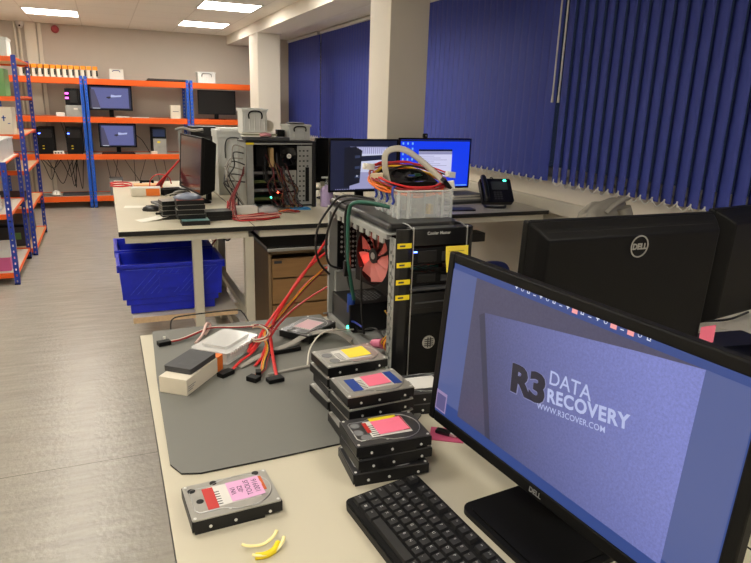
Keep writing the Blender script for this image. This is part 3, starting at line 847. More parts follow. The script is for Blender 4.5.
# ---- hard drives
def hard_drive(label, loc, rz, style, group=None, top=True):
    """long side on local X (0.147), short on Y (0.1016), height 0.0261"""
    t = thing('hard_drive', label, 'hard drive', loc, rz, group)
    L, W, H = .147, .1016, .0261
    b = MB()
    b.box(-L/2, L/2, -W/2, W/2, .005, H-.003, black_metal)
    b.box(-L/2+.004, L/2-.03, -W/2, -W/2+.004, 0, .006, black_metal); b.box(-L/2+.03, L/2-.004, W/2-.004, W/2, 0, .006, black_metal)
    b.box(-L/2+.02, L/2, -W/2+.008, W/2-.008, .001, .005, pcb)
    s = b
    for x in (-.045, -.005, .052):
        for sy in (-1, 1): s.cyl((x, sy*(W/2)-(.0016 if sy < 0 else -.0004), .0105), .0026, .0012, chrome, 'y', n=10)
    b.build('casing', t, bevel=.0008)
    tm = {'grey': drive_top_m, 'black': mat('dark_drive_cover', rgb(104, 104, 106), .32, metal=.8)}.get(style.get('top', 'grey'))
    c = MB()
    c.prism(rrect(-L/2+.001, L/2-.001, -W/2+.001, W/2-.001, .004), H-.003, H-.0008, tm)
    # raised platter plate: a round end joined to a narrower neck
    pl = []
    r = .046
    for i in range(19):
        a = R(-100+200*i/18); pl.append((.021+r*cos(a), r*sin(a)))
    pl += [(-.01, .043), (-.03, .033), (-.060, .033), (-.064, .028), (-.064, -.026), (-.058, -.034), (-.02, -.034), (.0, -.044)]
    c.prism(pl, H-.0008, H+.0004, tm)
    c.tube([(x, y, H+.0003) for x, y in pl], .0009, silver, n=5, sub=1, closed=True)
    sc = c
    for x, y in ((-L/2+.006, W/2-.006), (-L/2+.006, -W/2+.006), (L/2-.006, W/2-.006), (L/2-.006, -W/2+.006), (-.01, -W/2+.012), (.01, W/2-.006)):
        sc.cyl((x, y, H-.001), .0026, .0012, chrome, n=10)
    c.build('top_cover', t)
    if top:
        if style.get('bumps'):
            q = MB()
            for x, y, rr in style['bumps']: q.cyl((x, y, H+.0001), rr, .0009, style.get('bump_m', silver), n=18)
            q.build('cover_seals', t)
        lb = MB()
        lb.box(-.035, .045, -.028, .030, H+.0003, H+.0007, lab_white)
        for i in range(6): lb.box(-.032, -.018, -.024+i*.007, -.0215+i*.007, H+.0007, H+.0008, dark_grey)
        for x0, x1, y0, y1, m in style.get('labels', ()): lb.box(x0, x1, y0, y1, H+.0005, H+.0011, m)
        lb.build('drive_label', t)
    return t
def note_on(label, loc, rz, m, w, h, lines=(), dz=0.0):
    t = thing('sticky_note', label, 'sticky note', loc, rz)
    b = MB()
    n = 8; vs = []; fs = []
    for i in range(n+1):
        x = -w/2+w*i/n; z = .0004+.0016*(i/n)**3
        vs += [(x, -h/2, z), (x, h/2, z), (x, -h/2, z+.0003), (x, h/2, z+.0003)]
    for i in range(n):
        a = 4*i; fs += [(a+2, a+6, a+7, a+3), (a, a+1, a+5, a+4), (a, a+4, a+6, a+2), (a+1, a+3, a+7, a+5)]
    b.add(vs, fs, m); b.build('paper', t)
    w_ = MB()
    for i, (s_, x, y, sz, rr) in enumerate(lines):
        w_.text(s_, sz, pen, T(x, y, .0012+.0012*max(0, (x/w+.5))**2) @ RZ(rr))
    if lines: w_.build('handwriting', t)
    return t
DH = .0263
# single drive, front left
hard_drive('grey hard drive with red label lying alone at the front of the near bench', (.150, .937, TZ), R(3), dict(
    bumps=[(-.060, .030, .0065), (-.052, -.004, .006), (-.022, .040, .006), (.052, .042, .006)], bump_m=black_sat,
    labels=[(-.044, -.026, -.032, .028, lab_red), (.044, .058, -.012, .030, lab_org), (.047, .054, .004, .014, lab_white)]), 'hard drives on the near bench')
note_on('lilac sticky note with handwriting on the single drive', (.024+.150, .940, TZ+DH+.001), R(3), post_lilac, .056, .056,
        (('100916', .019, .0, .0135, R(90)), ('TOOLIS', .005, 0, .0130, R(90)), ('-0S2', -.008, 0, .0120, R(90)), ('VN1', -.020, 0, .0120, R(90))))
# stacks A (back), B (middle), C (front)
def stack(name, cx, cy, n, rz, style, jig, lower, topl, grp):
    for k in range(n):
        jx, jy, ja = jig[k % len(jig)]
        if k == n-1: hard_drive(topl, (cx, cy, TZ+.0042*(cy > 1.05)+k*DH), R(rz), style, grp)
        else: hard_drive(lower[k], (cx+jx, cy+jy, TZ+.0042*(cy > 1.05)+k*DH), R(rz+ja), style, grp, top=False)
silver_b = [(-.045, .012, .014), (-.048, -.02, .012), (.03, -.03, .008)]
stack('a', .478, 1.256, 4, 4, dict(labels=[(-.012, .0, -.026, .028, lab_white)], bumps=[(-.050, .012, .012), (-.045, -.022, .012)], bump_m=mid_grey),
      [(-.003, .0, 2), (.004, -.003, -2), (-.002, .002, 1)],
      ['bottom hard drive of the rear stack beside the computer tower', 'second hard drive from the bottom of the rear stack', 'hard drive just under the top one of the rear stack'],
      'top hard drive of the rear stack, under the yellow note', 'hard drives stacked by the tower')
note_on('yellow sticky note on the top drive of the rear stack', (.496, 1.261, TZ+.0042+4*DH+.001), R(4), post_y, .054, .052)
stack('b', .470, 1.102, 4, 2, dict(top='grey', labels=[(-.052, -.030, -.030, .026, lab_blue), (.040, .058, -.026, .034, lab_blue)], bumps=[(-.03, -.03, .004)]),
      [(-.004, .0, -2), (.003, .002, 1), (.0, -.002, 2)],
      ['bottom hard drive of the middle stack', 'second hard drive from the bottom of the middle stack', 'hard drive just under the blue labelled one'],
      'hard drive with blue label on top of the middle stack', 'hard drives stacked by the tower')
note_on('pink sticky note on the blue labelled drive', (.480, 1.106, TZ+.0042+4*DH+.001), R(2), post_pink, .050, .050)
stack('c', .443, .968, 3, -2, dict(top='black', labels=[(-.038, -.030, -.012, .026, lab_red), (.030, .044, -.02, .034, lab_red), (-.02, .035, .028, .040, yellow)], bumps=[(-.053, .02, .009), (-.055, -.006, .010), (-.046, -.026, .010)], bump_m=mid_grey),
      [(-.004, -.004, -2), (.002, .0, 2)],
      ['bottom hard drive of the front stack beside the keyboard', 'middle hard drive of the front stack beside the keyboard'],
      'hard drive with red and yellow label on top of the front stack', 'hard drives stacked by the keyboard')
note_on('pink sticky note on the front stack next to the keyboard', (.453, .970, TZ+3*DH+.001), R(0), post_pink, .060, .050)
# drives in front of the tower
for k in range(2):
    hard_drive(['lower black hard drive in front of the tower, half behind the lit screen', 'upper black hard drive in front of the tower with a white label'][k],
               (.618, 1.175, TZ+k*DH), R(-8+3*k), dict(top='black', labels=[(.0, .045, -.03, .03, lab_white)]), 'hard drives in front of the tower', top=(k == 1))
# flat drive on far edge of the mat
t = hard_drive('black drive with a pale pink label at the far edge of the mat', (.51, 1.685, TZ+.0045), R(40), dict(top='black', labels=[(-.03, .04, -.026, .028, mat('pale_pink_paper', rgb(232, 196, 204), .8))]), None)

# ---- white cable box, dark portable drive, orange end
t = thing('cardboard_box', 'low white cardboard box with an orange end on the mat', 'box', (.150, 1.462, TZ+.0042), R(52))
MB().box(-.080, .062, -.036, .036, 0, .040, card).build('carton', t, bevel=.0015)
MB().box(.0625, .088, -.0365, .0365, 0, .0405, mat('orange_card', rgb(232, 120, 40), .6)).build('orange_end', t, bevel=.001)
b = MB()
for i in range(3): b.box(-.075, -.055+.006*i, -.0366, -.0362, .010+i*.005, .0115+i*.005, mid_grey)
b.build('print', t)
t = thing('portable_drive', 'dark grey portable drive resting on the white cardboard box', 'portable drive', (.150, 1.468, TZ+.0450), R(50))
MB().prism(rrect(-.056, .056, -.036, .036, .004), 0, .013, dark_grey).build('body', t, bevel=.001)
b = MB()
for i in range(7):
    for j in range(6): b.box(-.035+i*.005, -.0335+i*.005, -.018+j*.005, -.0165+j*.005, .0132, .0136, mid_grey)
b.build('dot_pattern', t)
# clamshell tray
clam_m = mat('clamshell_plastic', rgb(240, 240, 238), .15, alpha=.5, spec=.8)
t = thing('plastic_clamshell', 'clear plastic clamshell tray behind the white cardboard box', 'tray', (.258, 1.615, TZ+.0045), R(48))
b = MB()
b.prism(rrect(-.075, .075, -.052, .052, .012), 0, .003, milky)
for a in ((-.07, .07, -.048, -.046), (-.07, .07, .046, .048), (-.07, -.068, -.046, .046), (.068, .07, -.046, .046)): b.box(a[0], a[1], a[2], a[3], .003, .030, milky)
b.build('tray_base', t, bevel=.001)
l = MB().prism(rrect(-.080, .080, -.057, .057, .012), .0305, .034, clam_m).prism(rrect(-.058, .062, -.040, .040, .014), .034, .042, clam_m)
for i in range(14): l.box(-.070+i*.010, -.066+i*.010, -.0605, -.0575, .026, .033, chrome)
l.build('lid', t, bevel=.001)

# ---- cables on the mat
Z0 = TZ+.0045
def band(name, label, cables, ends=(), group=None):
    """a bunch of parallel wires with plugs at the ends: one thing, its wires and plugs are parts"""
    t = thing(name, label, 'cable', cables[0][0][0])
    o = V(cables[0][0][0])
    for pts, r, m in cables: MB().tube([V(p)-o for p in pts], r, m, n=6, sub=5).build('wire', t)
    for (c, s_, rz, m) in ends:
        MB().box(-s_[0]/2, s_[0]/2, -s_[1]/2, s_[1]/2, 0, s_[2], m).build('plug', t, bevel=.001, loc=V(c)-o, rot=(0, 0, rz))
    return t
def off(pts, dx, dy, dz=0): return [(x+dx, y+dy, z+dz) for x, y, z in pts]
# left power lead running along the back of the mat
base = [(.122, 1.727, Z0+.006), (.16, 1.742, Z0+.005), (.215, 1.775, Z0+.010), (.25, 1.80, Z0+.008), (.32, 1.79, Z0+.005), (.38, 1.775, Z0+.006), (.42, 1.70, Z0+.02)]
band('power_lead', 'thin red and black power lead at the far left of the mat',
     [(off(base, 0, 0), .0018, red_c2), (off(base, .002, -.005), .0018, blk_c), (off(base, 0, .005), .0018, white_c), (off(base, .001, -.009, .002), .0018, red_c2)],
     [((.108, 1.722, Z0), (.034, .022, .012), R(15), black)])
band('ribbon_lead', 'pinkish white ribbon lead looped over the power lead',
     [([(.19, 1.70, Z0+.004), (.215, 1.745, Z0+.01), (.235, 1.80, Z0+.022), (.246, 1.81, Z0+.010), (.225, 1.76, Z0+.004)], .004, mat('pinkish_ribbon', rgb(224, 190, 180), .5))])
# bundle of flat red data cables dropping from the open tower to the mat
def flat_cable(label, pts, m, ends, w=.0045, group='flat red data cables on the mat'):
    t = thing('data_cable', label, 'cable', pts[0], 0, group)
    o = V(pts[0])
    MB().tube([V(p)-o for p in pts], w, m, n=8, sub=7, flat=.3).build('wire', t)
    for (c, s_, rz, mm) in ends:
        MB().box(-s_[0]/2, s_[0]/2, -s_[1]/2, s_[1]/2, 0, s_[2], mm).build('plug', t, bevel=.001, loc=V(c)-o, rot=(0, 0, rz))
    return t
flat_cable('long red data cable running from the near plug past the tower', [(.246, 1.474, Z0+.006), (.28, 1.52, Z0+.010), (.315, 1.555, Z0+.014), (.35, 1.61, Z0+.020), (.40, 1.66, Z0+.045), (.47, 1.74, Z0+.075), (.56, 1.85, Z0+.11), (.68, 1.93, Z0+.15)], red_c,
           [((.232, 1.466, Z0), (.040, .022, .011), R(35), black)])
flat_cable('short red data cable with its end lying towards the camera', [(.345, 1.402, Z0+.006), (.352, 1.45, Z0+.008), (.36, 1.50, Z0+.014), (.37, 1.56, Z0+.028), (.39, 1.64, Z0+.05), (.455, 1.73, Z0+.095), (.55, 1.86, Z0+.14), (.68, 1.95, Z0+.20)], red_c,
           [((.338, 1.392, Z0), (.040, .024, .010), R(10), black)])
flat_cable('red data cable rising highest beside the tower', [(.325, 1.60, Z0+.022), (.31, 1.57, Z0+.012), (.33, 1.585, Z0+.02), (.37, 1.63, Z0+.055), (.44, 1.70, Z0+.10), (.54, 1.82, Z0+.15), (.66, 1.95, Z0+.23)], red_c,
           [((.333, 1.62, Z0+.01), (.012, .04, .010), R(-30), red_c2)])
flat_cable('red data cable lowest of the bundle by the tower', [(.31, 1.49, Z0+.004), (.34, 1.54, Z0+.008), (.385, 1.62, Z0+.035), (.46, 1.72, Z0+.055), (.56, 1.82, Z0+.07), (.68, 1.88, Z0+.10)], red_c, [])
c1 = [(.300, 1.425, Z0+.008), (.322, 1.46, Z0+.005), (.335, 1.50, Z0+.008), (.36, 1.56, Z0+.02), (.365, 1.61, Z0+.045), (.42, 1.68, Z0+.06), (.52, 1.79, Z0+.10), (.62, 1.88, Z0+.14)]
band('power_lead', 'mixed yellow, red and black power lead with loose black connectors',
     [(off(c1, 0, 0), .0016, yel_c), (off(c1, .005, .001), .0016, blk_c), (off(c1, .009, 0, .001), .0016, red_c2), (off(c1, -.004, .001), .0016, org_c)],
     [((.290, 1.412, Z0), (.022, .030, .012), R(40), black), ((.306, 1.432, Z0+.002), (.014, .022, .014), R(-10), black)])
loop = [(.352+.022*cos(a*.7), 1.60+.030*sin(a*.7), Z0+.012+.004*a) for a in range(14)]
band('coiled_lead', 'small coil of cream and red wires tied where the red cables meet',
     [(loop, .0022, mat('cream_wire', rgb(206, 176, 146), .5)), (off(loop, .006, .004, .004), .002, red_c2), (off(loop, -.004, .003, .006), .0018, white_c)])
t = thing('ribbon_cable', 'grey flat ribbon cable with a black connector lying across the mat', 'cable', (.27, 1.50, Z0+.002))
MB().tube([(0, 0, 0), (.05, .035, .004), (.10, .06, .008), (.16, .085, .012), (.22, .12, .02), (.29, .10, .03), (.33, .06, .012)], .012, grey_c, n=8, sub=6, flat=.14).build('ribbon', t)
MB().box(.10, .19, .035, .049, -.001, .010, black).build('connector', t, bevel=.001, rot=(0, 0, R(8)))
t = thing('adapter_board', 'small green adapter board by the red cables', 'circuit board', (.385, 1.572, Z0+.001), R(30))
MB().box(-.018, .018, -.010, .010, 0, .002, pcb).build('board', t)
MB().box(-.012, -.002, -.008, .008, .002, .010, white_p).box(.003, .014, -.006, .006, .002, .007, black).build('sockets', t)
cable('white_cable', 'white thin cable curving from the tower base over the rear drive stack', [(.44, 1.46, Z0), (.46, 1.50, Z0+.03), (.50, 1.53, Z0+.055), (.55, 1.56, Z0+.05), (.62, 1.60, Z0+.03)], .0022, white_c)
cable('flat_strap', 'beige flat strap lying on the mat behind the rear drive stack', [(.33, 1.43, Z0+.002), (.40, 1.44, Z0+.004), (.47, 1.45, Z0+.003)], .004, grey_c)
# upright black loop behind the far edge of the mat
cable('black_loop', 'thin black cable loop standing up behind the far edge of the near bench',
      [(.137, 1.85, .845), (.140, 1.87, .875), (.148, 1.88, .884), (.17, 1.885, .888), (.26, 1.89, .890), (.34, 1.89, .890), (.358, 1.885, .880), (.368, 1.86, .862), (.372, 1.84, .848)], .0022, blk_c)
tag(MB().cyl((0, 0, 0), .004, .008, white_p, n=10).build('rubber_foot', loc=(.112, 1.765, Z0)), 'tiny white peg standing at the far left corner of the mat', 'peg')

# ---- anti-static bag with a usb stick
t = thing('antistatic_bag', 'pink anti-static bag lying under the lower left corner of the lit screen', 'bag', (.612, 1.025, TZ), R(-32))
MB().box(-.035, .035, -.027, .027, .0005, .002, mat('pink_film', rgb(206, 92, 128), .35, alpha=.85)).build('bag_film', t)
t = thing('usb_stick', 'small black and silver stick on the pink bag', 'usb stick', (.612, 1.025, TZ+.0022), R(-50))
MB().box(-.024, .008, -.008, .008, 0, .008, black_sat).build('body', t, bevel=.002)
MB().box(.008, .022, -.006, .006, .001, .006, chrome).build('connector', t)
# ---- yellow clips
for k, (x, y, a, l) in enumerate(((.175, .826, 14, 'pale yellow curved clip lying behind, at the bottom edge of the photo'), (.184, .803, 24, 'pale yellow curved clip lying in front, at the bottom edge of the photo'))):
    b = MB()
    pts = [(.032*cos(R(q))-.0, .019*sin(R(q))+.012, .004+.0008*abs(q+90)/10) for q in range(-158, -22, 15)]
    b.tube(pts, .0030, mat('pale_yellow_plastic', rgb(246, 234, 166), .4), n=8, sub=3, flat=.45)
    tag(b.build('plastic_clip', loc=(x, y, TZ+.001), rot=(0, 0, R(a))), l, 'clip')
b = MB()
b.tube([(-.020, .004, .005), (-.008, -.003, .005), (.008, -.003, .005), (.022, .006, .006)], .0052, yellow, n=8, sub=4)
tag(b.build('plastic_clip', loc=(.180, .800, TZ), rot=(0, 0, R(20))), 'bright yellow clip between the two pale clips', 'clip')

# ---- keyboard
def keyboard(label, loc, rz):
    t = thing('keyboard', label, 'keyboard', loc, rz)
    L, D = .445, .142
    tilt = R(5.5)
    M = RX(tilt)
    b = MB().prism(rrect(0, L, 0, D, .012), .0, .014, black).prism(rrect(.003, L-.003, .003, D-.003, .011), .014, .0165, black)
    o = b.build('base', t, bevel=.0015); o.matrix_local = T(0, 0, .001) @ M
    U = .0186
    rows = [ # y, [(label,width)], x start
        (.012, [('Ctrl', 1.3), ('win', 1.1), ('Alt', 1.3), ('', 5.8), ('Alt', 1.2), ('win', 1.1), ('fn', 1.1), ('Ctrl', 1.3)]),
        (.0315, [('shift', 1.3), ('\\', 1)] + [(c, 1) for c in 'ZXCVBNM,./'] + [('shift', 2.7)]),
        (.051, [('caps', 1.75)] + [(c, 1) for c in "ASDFGHJKL;'#"] + [('', 1.25)]),
        (.0705, [('tab', 1.5)] + [(c, 1) for c in 'QWERTYUIOP[]'] + [('ent', 1.5)]),
        (.090, [('`', 1)] + [(c, 1) for c in '1234567890-='] + [('back', 2)]),
        (.116, [('esc', 1), (None, .85)] + [('F%d' % i, 1) for i in (1, 2, 3, 4)] + [(None, .4)] + [('F%d' % i, 1) for i in (5, 6, 7, 8)] + [(None, .4)] + [('F%d' % i, 1) for i in (9, 10, 11, 12)]),
    ]
    def key(x, y, w_, txt):
        k = MB(); h = .0165
        W2 = w_*U-.0018; D2 = .0172
        vs = [(0, 0, 0), (W2, 0, 0), (W2, D2, 0), (0, D2, 0), (.002, .0022, .0062), (W2-.002, .0022, .0062), (W2-.002, D2-.0012, .0066), (.002, D2-.0012, .0066)]
        k.add(vs, [(3, 2, 1, 0), (4, 5, 6, 7), (0, 1, 5, 4), (1, 2, 6, 5), (2, 3, 7, 6), (3, 0, 4, 7)], keym)
        if txt == 'win':
            for a in (0, .0024):
                for c in (0, .0024): k.box(W2/2-.0025+a, W2/2-.0025+a+.002, D2/2-.002+c, D2/2+c, .0066, .0068, legend)
        elif txt:
            s_ = .0068 if len(txt) == 1 else .0040
            k.text(txt, s_, legend, T(.0035+.0006*len(txt)+(.001 if len(txt) == 1 else .002), D2*.62, .0068))
        o = k.build('key', t); o.matrix_local = M @ T(x, y, h+.001)
    for y, ks in rows:
        x = .010
        for txt, w_ in ks:
            if txt is not None: key(x, y, w_, txt)
            x += w_*U
    x0 = .010+15*U+.006
    for i, y in ((0, .012), (1, .012), (2, .012), (1, .0315)): key(x0+i*U, y, 1, '')
    for y in (.0705, .090, .116):
        for i in range(3): key(x0+i*U, y, 1, '')
    x1 = x0+3*U+.006
    for y in (.012, .0315, .051, .0705, .090):
        for i in range(4):
            if x1+i*U < L-.015: key(x1+i*U, y, 1, '')
    return t
keyboard('black full size keyboard at the front of the near bench', (.327, .868, TZ), R(-85))

# ================================================================== MAIN MONITOR
YAW = -1.471; MW, MH, MT = .615, .335, .081
bl = V((.565, 1.005, .926))
u = V((cos(YAW), sin(YAW), 0)); nn = V((sin(YAW), -cos(YAW), 0))
ctr = bl + u*(MW/2)
root_loc = (ctr.x, ctr.y, TZ)
t, scr, SM = monitor('monitor', 'large lit monitor in the foreground showing the DATA RECOVERY picture', MW, MH, .926-TZ, root_loc, YAW, tilt=MT, bez=.0185, depth=.05, screen=G_bar, base=(.21, .17))
# picture shown: coordinates x from -MW/2, z up, just proud of the glass
img = MB()
Y = -.0105
X0 = -MW/2
def quad(pts, m, y=Y): img.add([(X0+a, y, b_) for a, b_ in pts], [tuple(range(len(pts)))], m)
zt, zbm = .306, .037
quad([(.018, .024), (.595, .024), (.595, zt), (.018, zt)], G_side)
quad([(.018, .0215), (.598, .0215), (.598, zbm+.012), (.018, zbm+.012)], G_bar, Y-.0002)
quad([(.089, zbm+.003), (.530, zbm+.003), (.530, zt), (.089, zt)], G_under, Y-.0004)
quad([(.186, zbm+.003), (.530, zbm+.003), (.530, zt), (.43, .294), (.124, .252)], G_img, Y-.0006)
quad([(.110, .244), (.124, .252), (.186, zbm+.003), (.172, zbm+.003)], G_dark2 if 'G_dark2' in globals() else glow('screen_card_shadow', rgb(58, 58, 80)), Y-.0007)
quad([(.018, .026), (.052, .026), (.052, .066), (.018, .066)], glow('screen_thumbnail_edge', rgb(150, 130, 170)), Y-.0008)
quad([(.021, .029), (.049, .029), (.049, .060), (.021, .060)], glow('screen_thumbnail', rgb(90, 84, 128)), Y-.0010)
img.build('shown_picture', scr)
ic = MB()
xs = [.192+i*.0142 for i in range(19)]
for i, x in enumerate(xs):
    z = .3165
    m = G_pink if i in (9, 14, 16) else G_white
    if i in (9, 14, 16): ic.box(X0+x-.0052, X0+x+.0052, Y-.0006, Y-.0002, z-.0055, z+.0055, m); continue
    if i % 4 == 0:
        ic.box(X0+x-.003, X0+x+.003, Y-.0004, Y-.0001, z-.0005, z+.0008, m); ic.box(X0+x-.0008, X0+x+.0008, Y-.0004, Y-.0001, z-.003, z+.003, m)
    elif i % 4 == 1: ic.ring((X0+x, Y-.0004, z), .0032, .0024, .0003, m, 'y', n=12)
    elif i % 4 == 2:
        ic.box(X0+x-.003, X0+x-.0018, Y-.0004, Y-.0001, z-.003, z+.003, m); ic.box(X0+x-.003, X0+x+.003, Y-.0004, Y-.0001, z-.003, z-.0018, m); ic.box(X0+x+.0015, X0+x+.003, Y-.0004, Y-.0001, z-.001, z+.003, m)
    else: ic.box(X0+x-.003, X0+x+.003, Y-.0004, Y-.0001, z-.0028, z-.0016, m); ic.box(X0+x-.003, X0+x+.003, Y-.0004, Y-.0001, z+.0008, z+.002, m)
ic.build('toolbar_icons', scr)
lt = MB()
A = R(9)
def LM(x, z, a=A, shear=0): return T(X0+x, Y-.0012, z) @ FACE_FRONT @ RZ(a) @ (Matrix(((1, shear, 0, 0), (0, 1, 0, 0), (0, 0, 1, 0), (0, 0, 0, 1))))
lt.text('R3', .062, glow('screen_letter_outline', rgb(126, 128, 170)), LM(.2125, .1665, R(5)) @ Matrix.Scale(1.24, 4, (1, 0, 0)), bold=.0042, align='LEFT', space=.92)
lt.text('R3', .062, G_dark, LM(.212, .167, R(5)) @ T(0, 0, .0002) @ Matrix.Scale(1.24, 4, (1, 0, 0)), bold=.0032, align='LEFT', space=.92)
lt.text('DATA', .031, G_txt, LM(.294, .2005, R(5)), align='LEFT', bold=.0002)
lt.text('RECOVERY', .0285, G_txt, LM(.296, .1715, R(9.5)), align='LEFT', bold=.0010, space=1.10)
lt.text('WWW.R3COVER.COM', .0128, G_txt, LM(.280, .1475, R(9.5)), align='LEFT', bold=.0001, space=1.03)
lt.build('shown_lettering', scr)
MB().text('DELL', .012, mid_grey, T(0, -.0128, .0105) @ FACE_FRONT, extrude=.0003, bold=.0003).build('brand_mark', t).matrix_local = SM

# ---- the two monitor backs
def dell_back(label, loc, rz, w=.557, h=.335, zb=.10, logo=True):
    t, s, M = monitor('monitor', label, w, h, zb, loc, rz, tilt=R(2), bez=.014, depth=.052, low=True, group='black monitors seen from behind')
    f = MB().ring((0, .053, h-.057), .0255, .0225, .0015, silver, 'y', n=40)
    f.text('DELL', .0185, silver, T(0, .0545, h-.0575) @ RZ(pi) @ FACE_FRONT, extrude=.0005, bold=.0008)
    f.build('brand_mark', t).matrix_local = M
    b = MB().box(-w/2+.03, w/2-.03, .03, .036, h-.022, h-.018, black_matte)
    for sx in (-1, 1): b.prism([(sx*.035, .0), (sx*.075, .0), (sx*.060, .035)], .0, .002, black_matte, M=T(0, .0535, .05) @ RX(pi/2))
    b.build('vent_slot', t).matrix_local = M
    return t
dell_back('black monitor seen from behind with a silver round badge', (1.076, 1.095, TZ), pi, w=.543)
dell_back('black monitor seen from behind, cut by the right edge of the photo', (1.650, 1.165, TZ), pi+R(10), h=.305, zb=.132)
t = thing('sticky_note', 'small pink sticky note at the lower corner between the two monitor backs', 'sticky note', (1.345, 1.035, .972))
MB().box(-.026, .026, 0, .0006, 0, .046, post_pink).build('paper', t)
# things on the desk behind the monitors
b = MB()
for k, (x, y, a) in enumerate(((1.80, 1.36, 10), (1.90, 1.33, -8), (1.84, 1.42, 30), (1.98, 1.42, 4))):
    b.box(-.105, .105, -.148, .148, .001+k*.0012, .0018+k*.0012, paper_m, M=T(x, y, 0) @ RZ(R(a)))
tag(b.build('paper_sheets', loc=(0, 0, TZ)), 'scattered white papers on the bench behind the monitor backs at the right', 'papers')
t = thing('laptop', 'closed dark laptop on the bench at the right edge, beside the papers', 'laptop', (1.62, 1.235, TZ), R(-8))
MB().prism(rrect(-.17, .17, -.055, .055, .01), 0, .016, mat('dark_blue_plastic', rgb(22, 24, 40), .5)).build('body', t)
cable('black_cable', 'black cable lying over the papers behind the monitor backs', [(1.56, 1.32, TZ+.008), (1.70, 1.38, TZ+.012), (1.85, 1.36, TZ+.014), (2.0, 1.40, TZ+.012)], .004, blk_c)
# chair with the grey jacket
t = thing('office_chair', 'office chair behind the monitor backs, mostly hidden by the grey jacket', 'chair', (2.36, 2.32, 0), R(0))
MB().prism(rrect(-.23, .23, -.24, .22, .06), .44, .51, black).build('seat', t, bevel=.01)
MB().prism(rrect(-.15, .15, -.02, .02, .015), .62, .97, black, M=T(0, .25, 0)).build('backrest', t, bevel=.008)
MB().cyl((0, 0, .1), .028, .34, black).build('gas_lift', t)
for k in range(5):
    a = 2*pi*k/5
    MB().box(0, .28, -.02, .02, .06, .1, black, M=RZ(a)).cyl((.27*cos(a), .27*sin(a), .0), .025, .06, black).build('leg', t)
t = thing('jacket', 'grey jacket hung over the chair back below the angled blind', 'jacket', (2.375, 2.56, -.012), 0)
b = MB(); N = 36; vs = []; fs = []
prof = [(.62, .060), (.80, .066), (.93, .064), (1.02, .060), (1.065, .052), (1.082, .034), (1.088, .012)]
for j, (z, d) in enumerate(prof):
    k = max(0, j-2)/4
    for i in range(N):
        a = 2*pi*i/N
        c_, s_ = cos(a), sin(a)
        wob = 1+.12*sin(5*a+z*7)+.07*sin(11*a)
        hw = .140+.008*sin(z*20)-.006*j*(j > 4)
        x = hw*math.copysign(abs(c_)**.7, c_)
        vs.append((x, d*s_*wob, z + k*(.16*x - 1.2*max(0, -.06-x)**1.1) + .006*sin(7*a)*k))
for j in range(len(prof)-1):
    for i in range(N): fs.append((j*N+i, j*N+(i+1) % N, (j+1)*N+(i+1) % N, (j+1)*N+i))
fs.append(tuple((len(prof)-1)*N+i for i in range(N)))
b.add(vs, fs, jacket_m, True); b.build('body', t)
MB().tube([(-.03, -.060, 1.035), (.02, -.066, 1.078), (.08, -.058, 1.098), (.125, -.030, 1.100), (.135, .03, 1.09)], .020, jacket_m, n=10, flat=.5).build('collar', t)
MB().tube([(-.105, -.060, 1.02), (-.135, -.068, .95), (-.145, -.06, .8), (-.14, -.055, .68)], .036, jacket_m, n=12).build('sleeve', t)
MB().tube([(.08, -.064, 1.06), (.11, -.072, .97), (.125, -.06, .8), (.12, -.055, .68)], .036, jacket_m, n=12).build('sleeve', t)
# navy chair under the window bench
t = thing('office_chair', 'navy office chair with loop arms under the window workbench', 'chair', (1.93, 3.22, 0), R(-88))
MB().prism(rrect(-.22, .22, -.22, .22, .06), .45, .52, chair_blue).build('seat', t, bevel=.01)
MB().prism(rrect(-.19, .19, -.02, .02, .015), .58, .93, chair_blue, M=T(0, -.24, 0)).build('backrest', t, bevel=.008)
MB().cyl((0, 0, .1), .028, .35, black).build('gas_lift', t)
for sx in (-1, 1): MB().tube([(sx*.26, .14, .50), (sx*.29, .15, .58), (sx*.30, .10, .665), (sx*.30, -.04, .675), (sx*.29, -.10, .62), (sx*.26, -.1, .50)], .016, chair_blue, n=8).build('armrest', t)
for k in range(5):
    a = 2*pi*k/5+.3
    MB().box(0, .28, -.02, .02, .06, .1, black, M=RZ(a)).cyl((.27*cos(a), .27*sin(a), .0), .025, .06, black).build('leg', t)
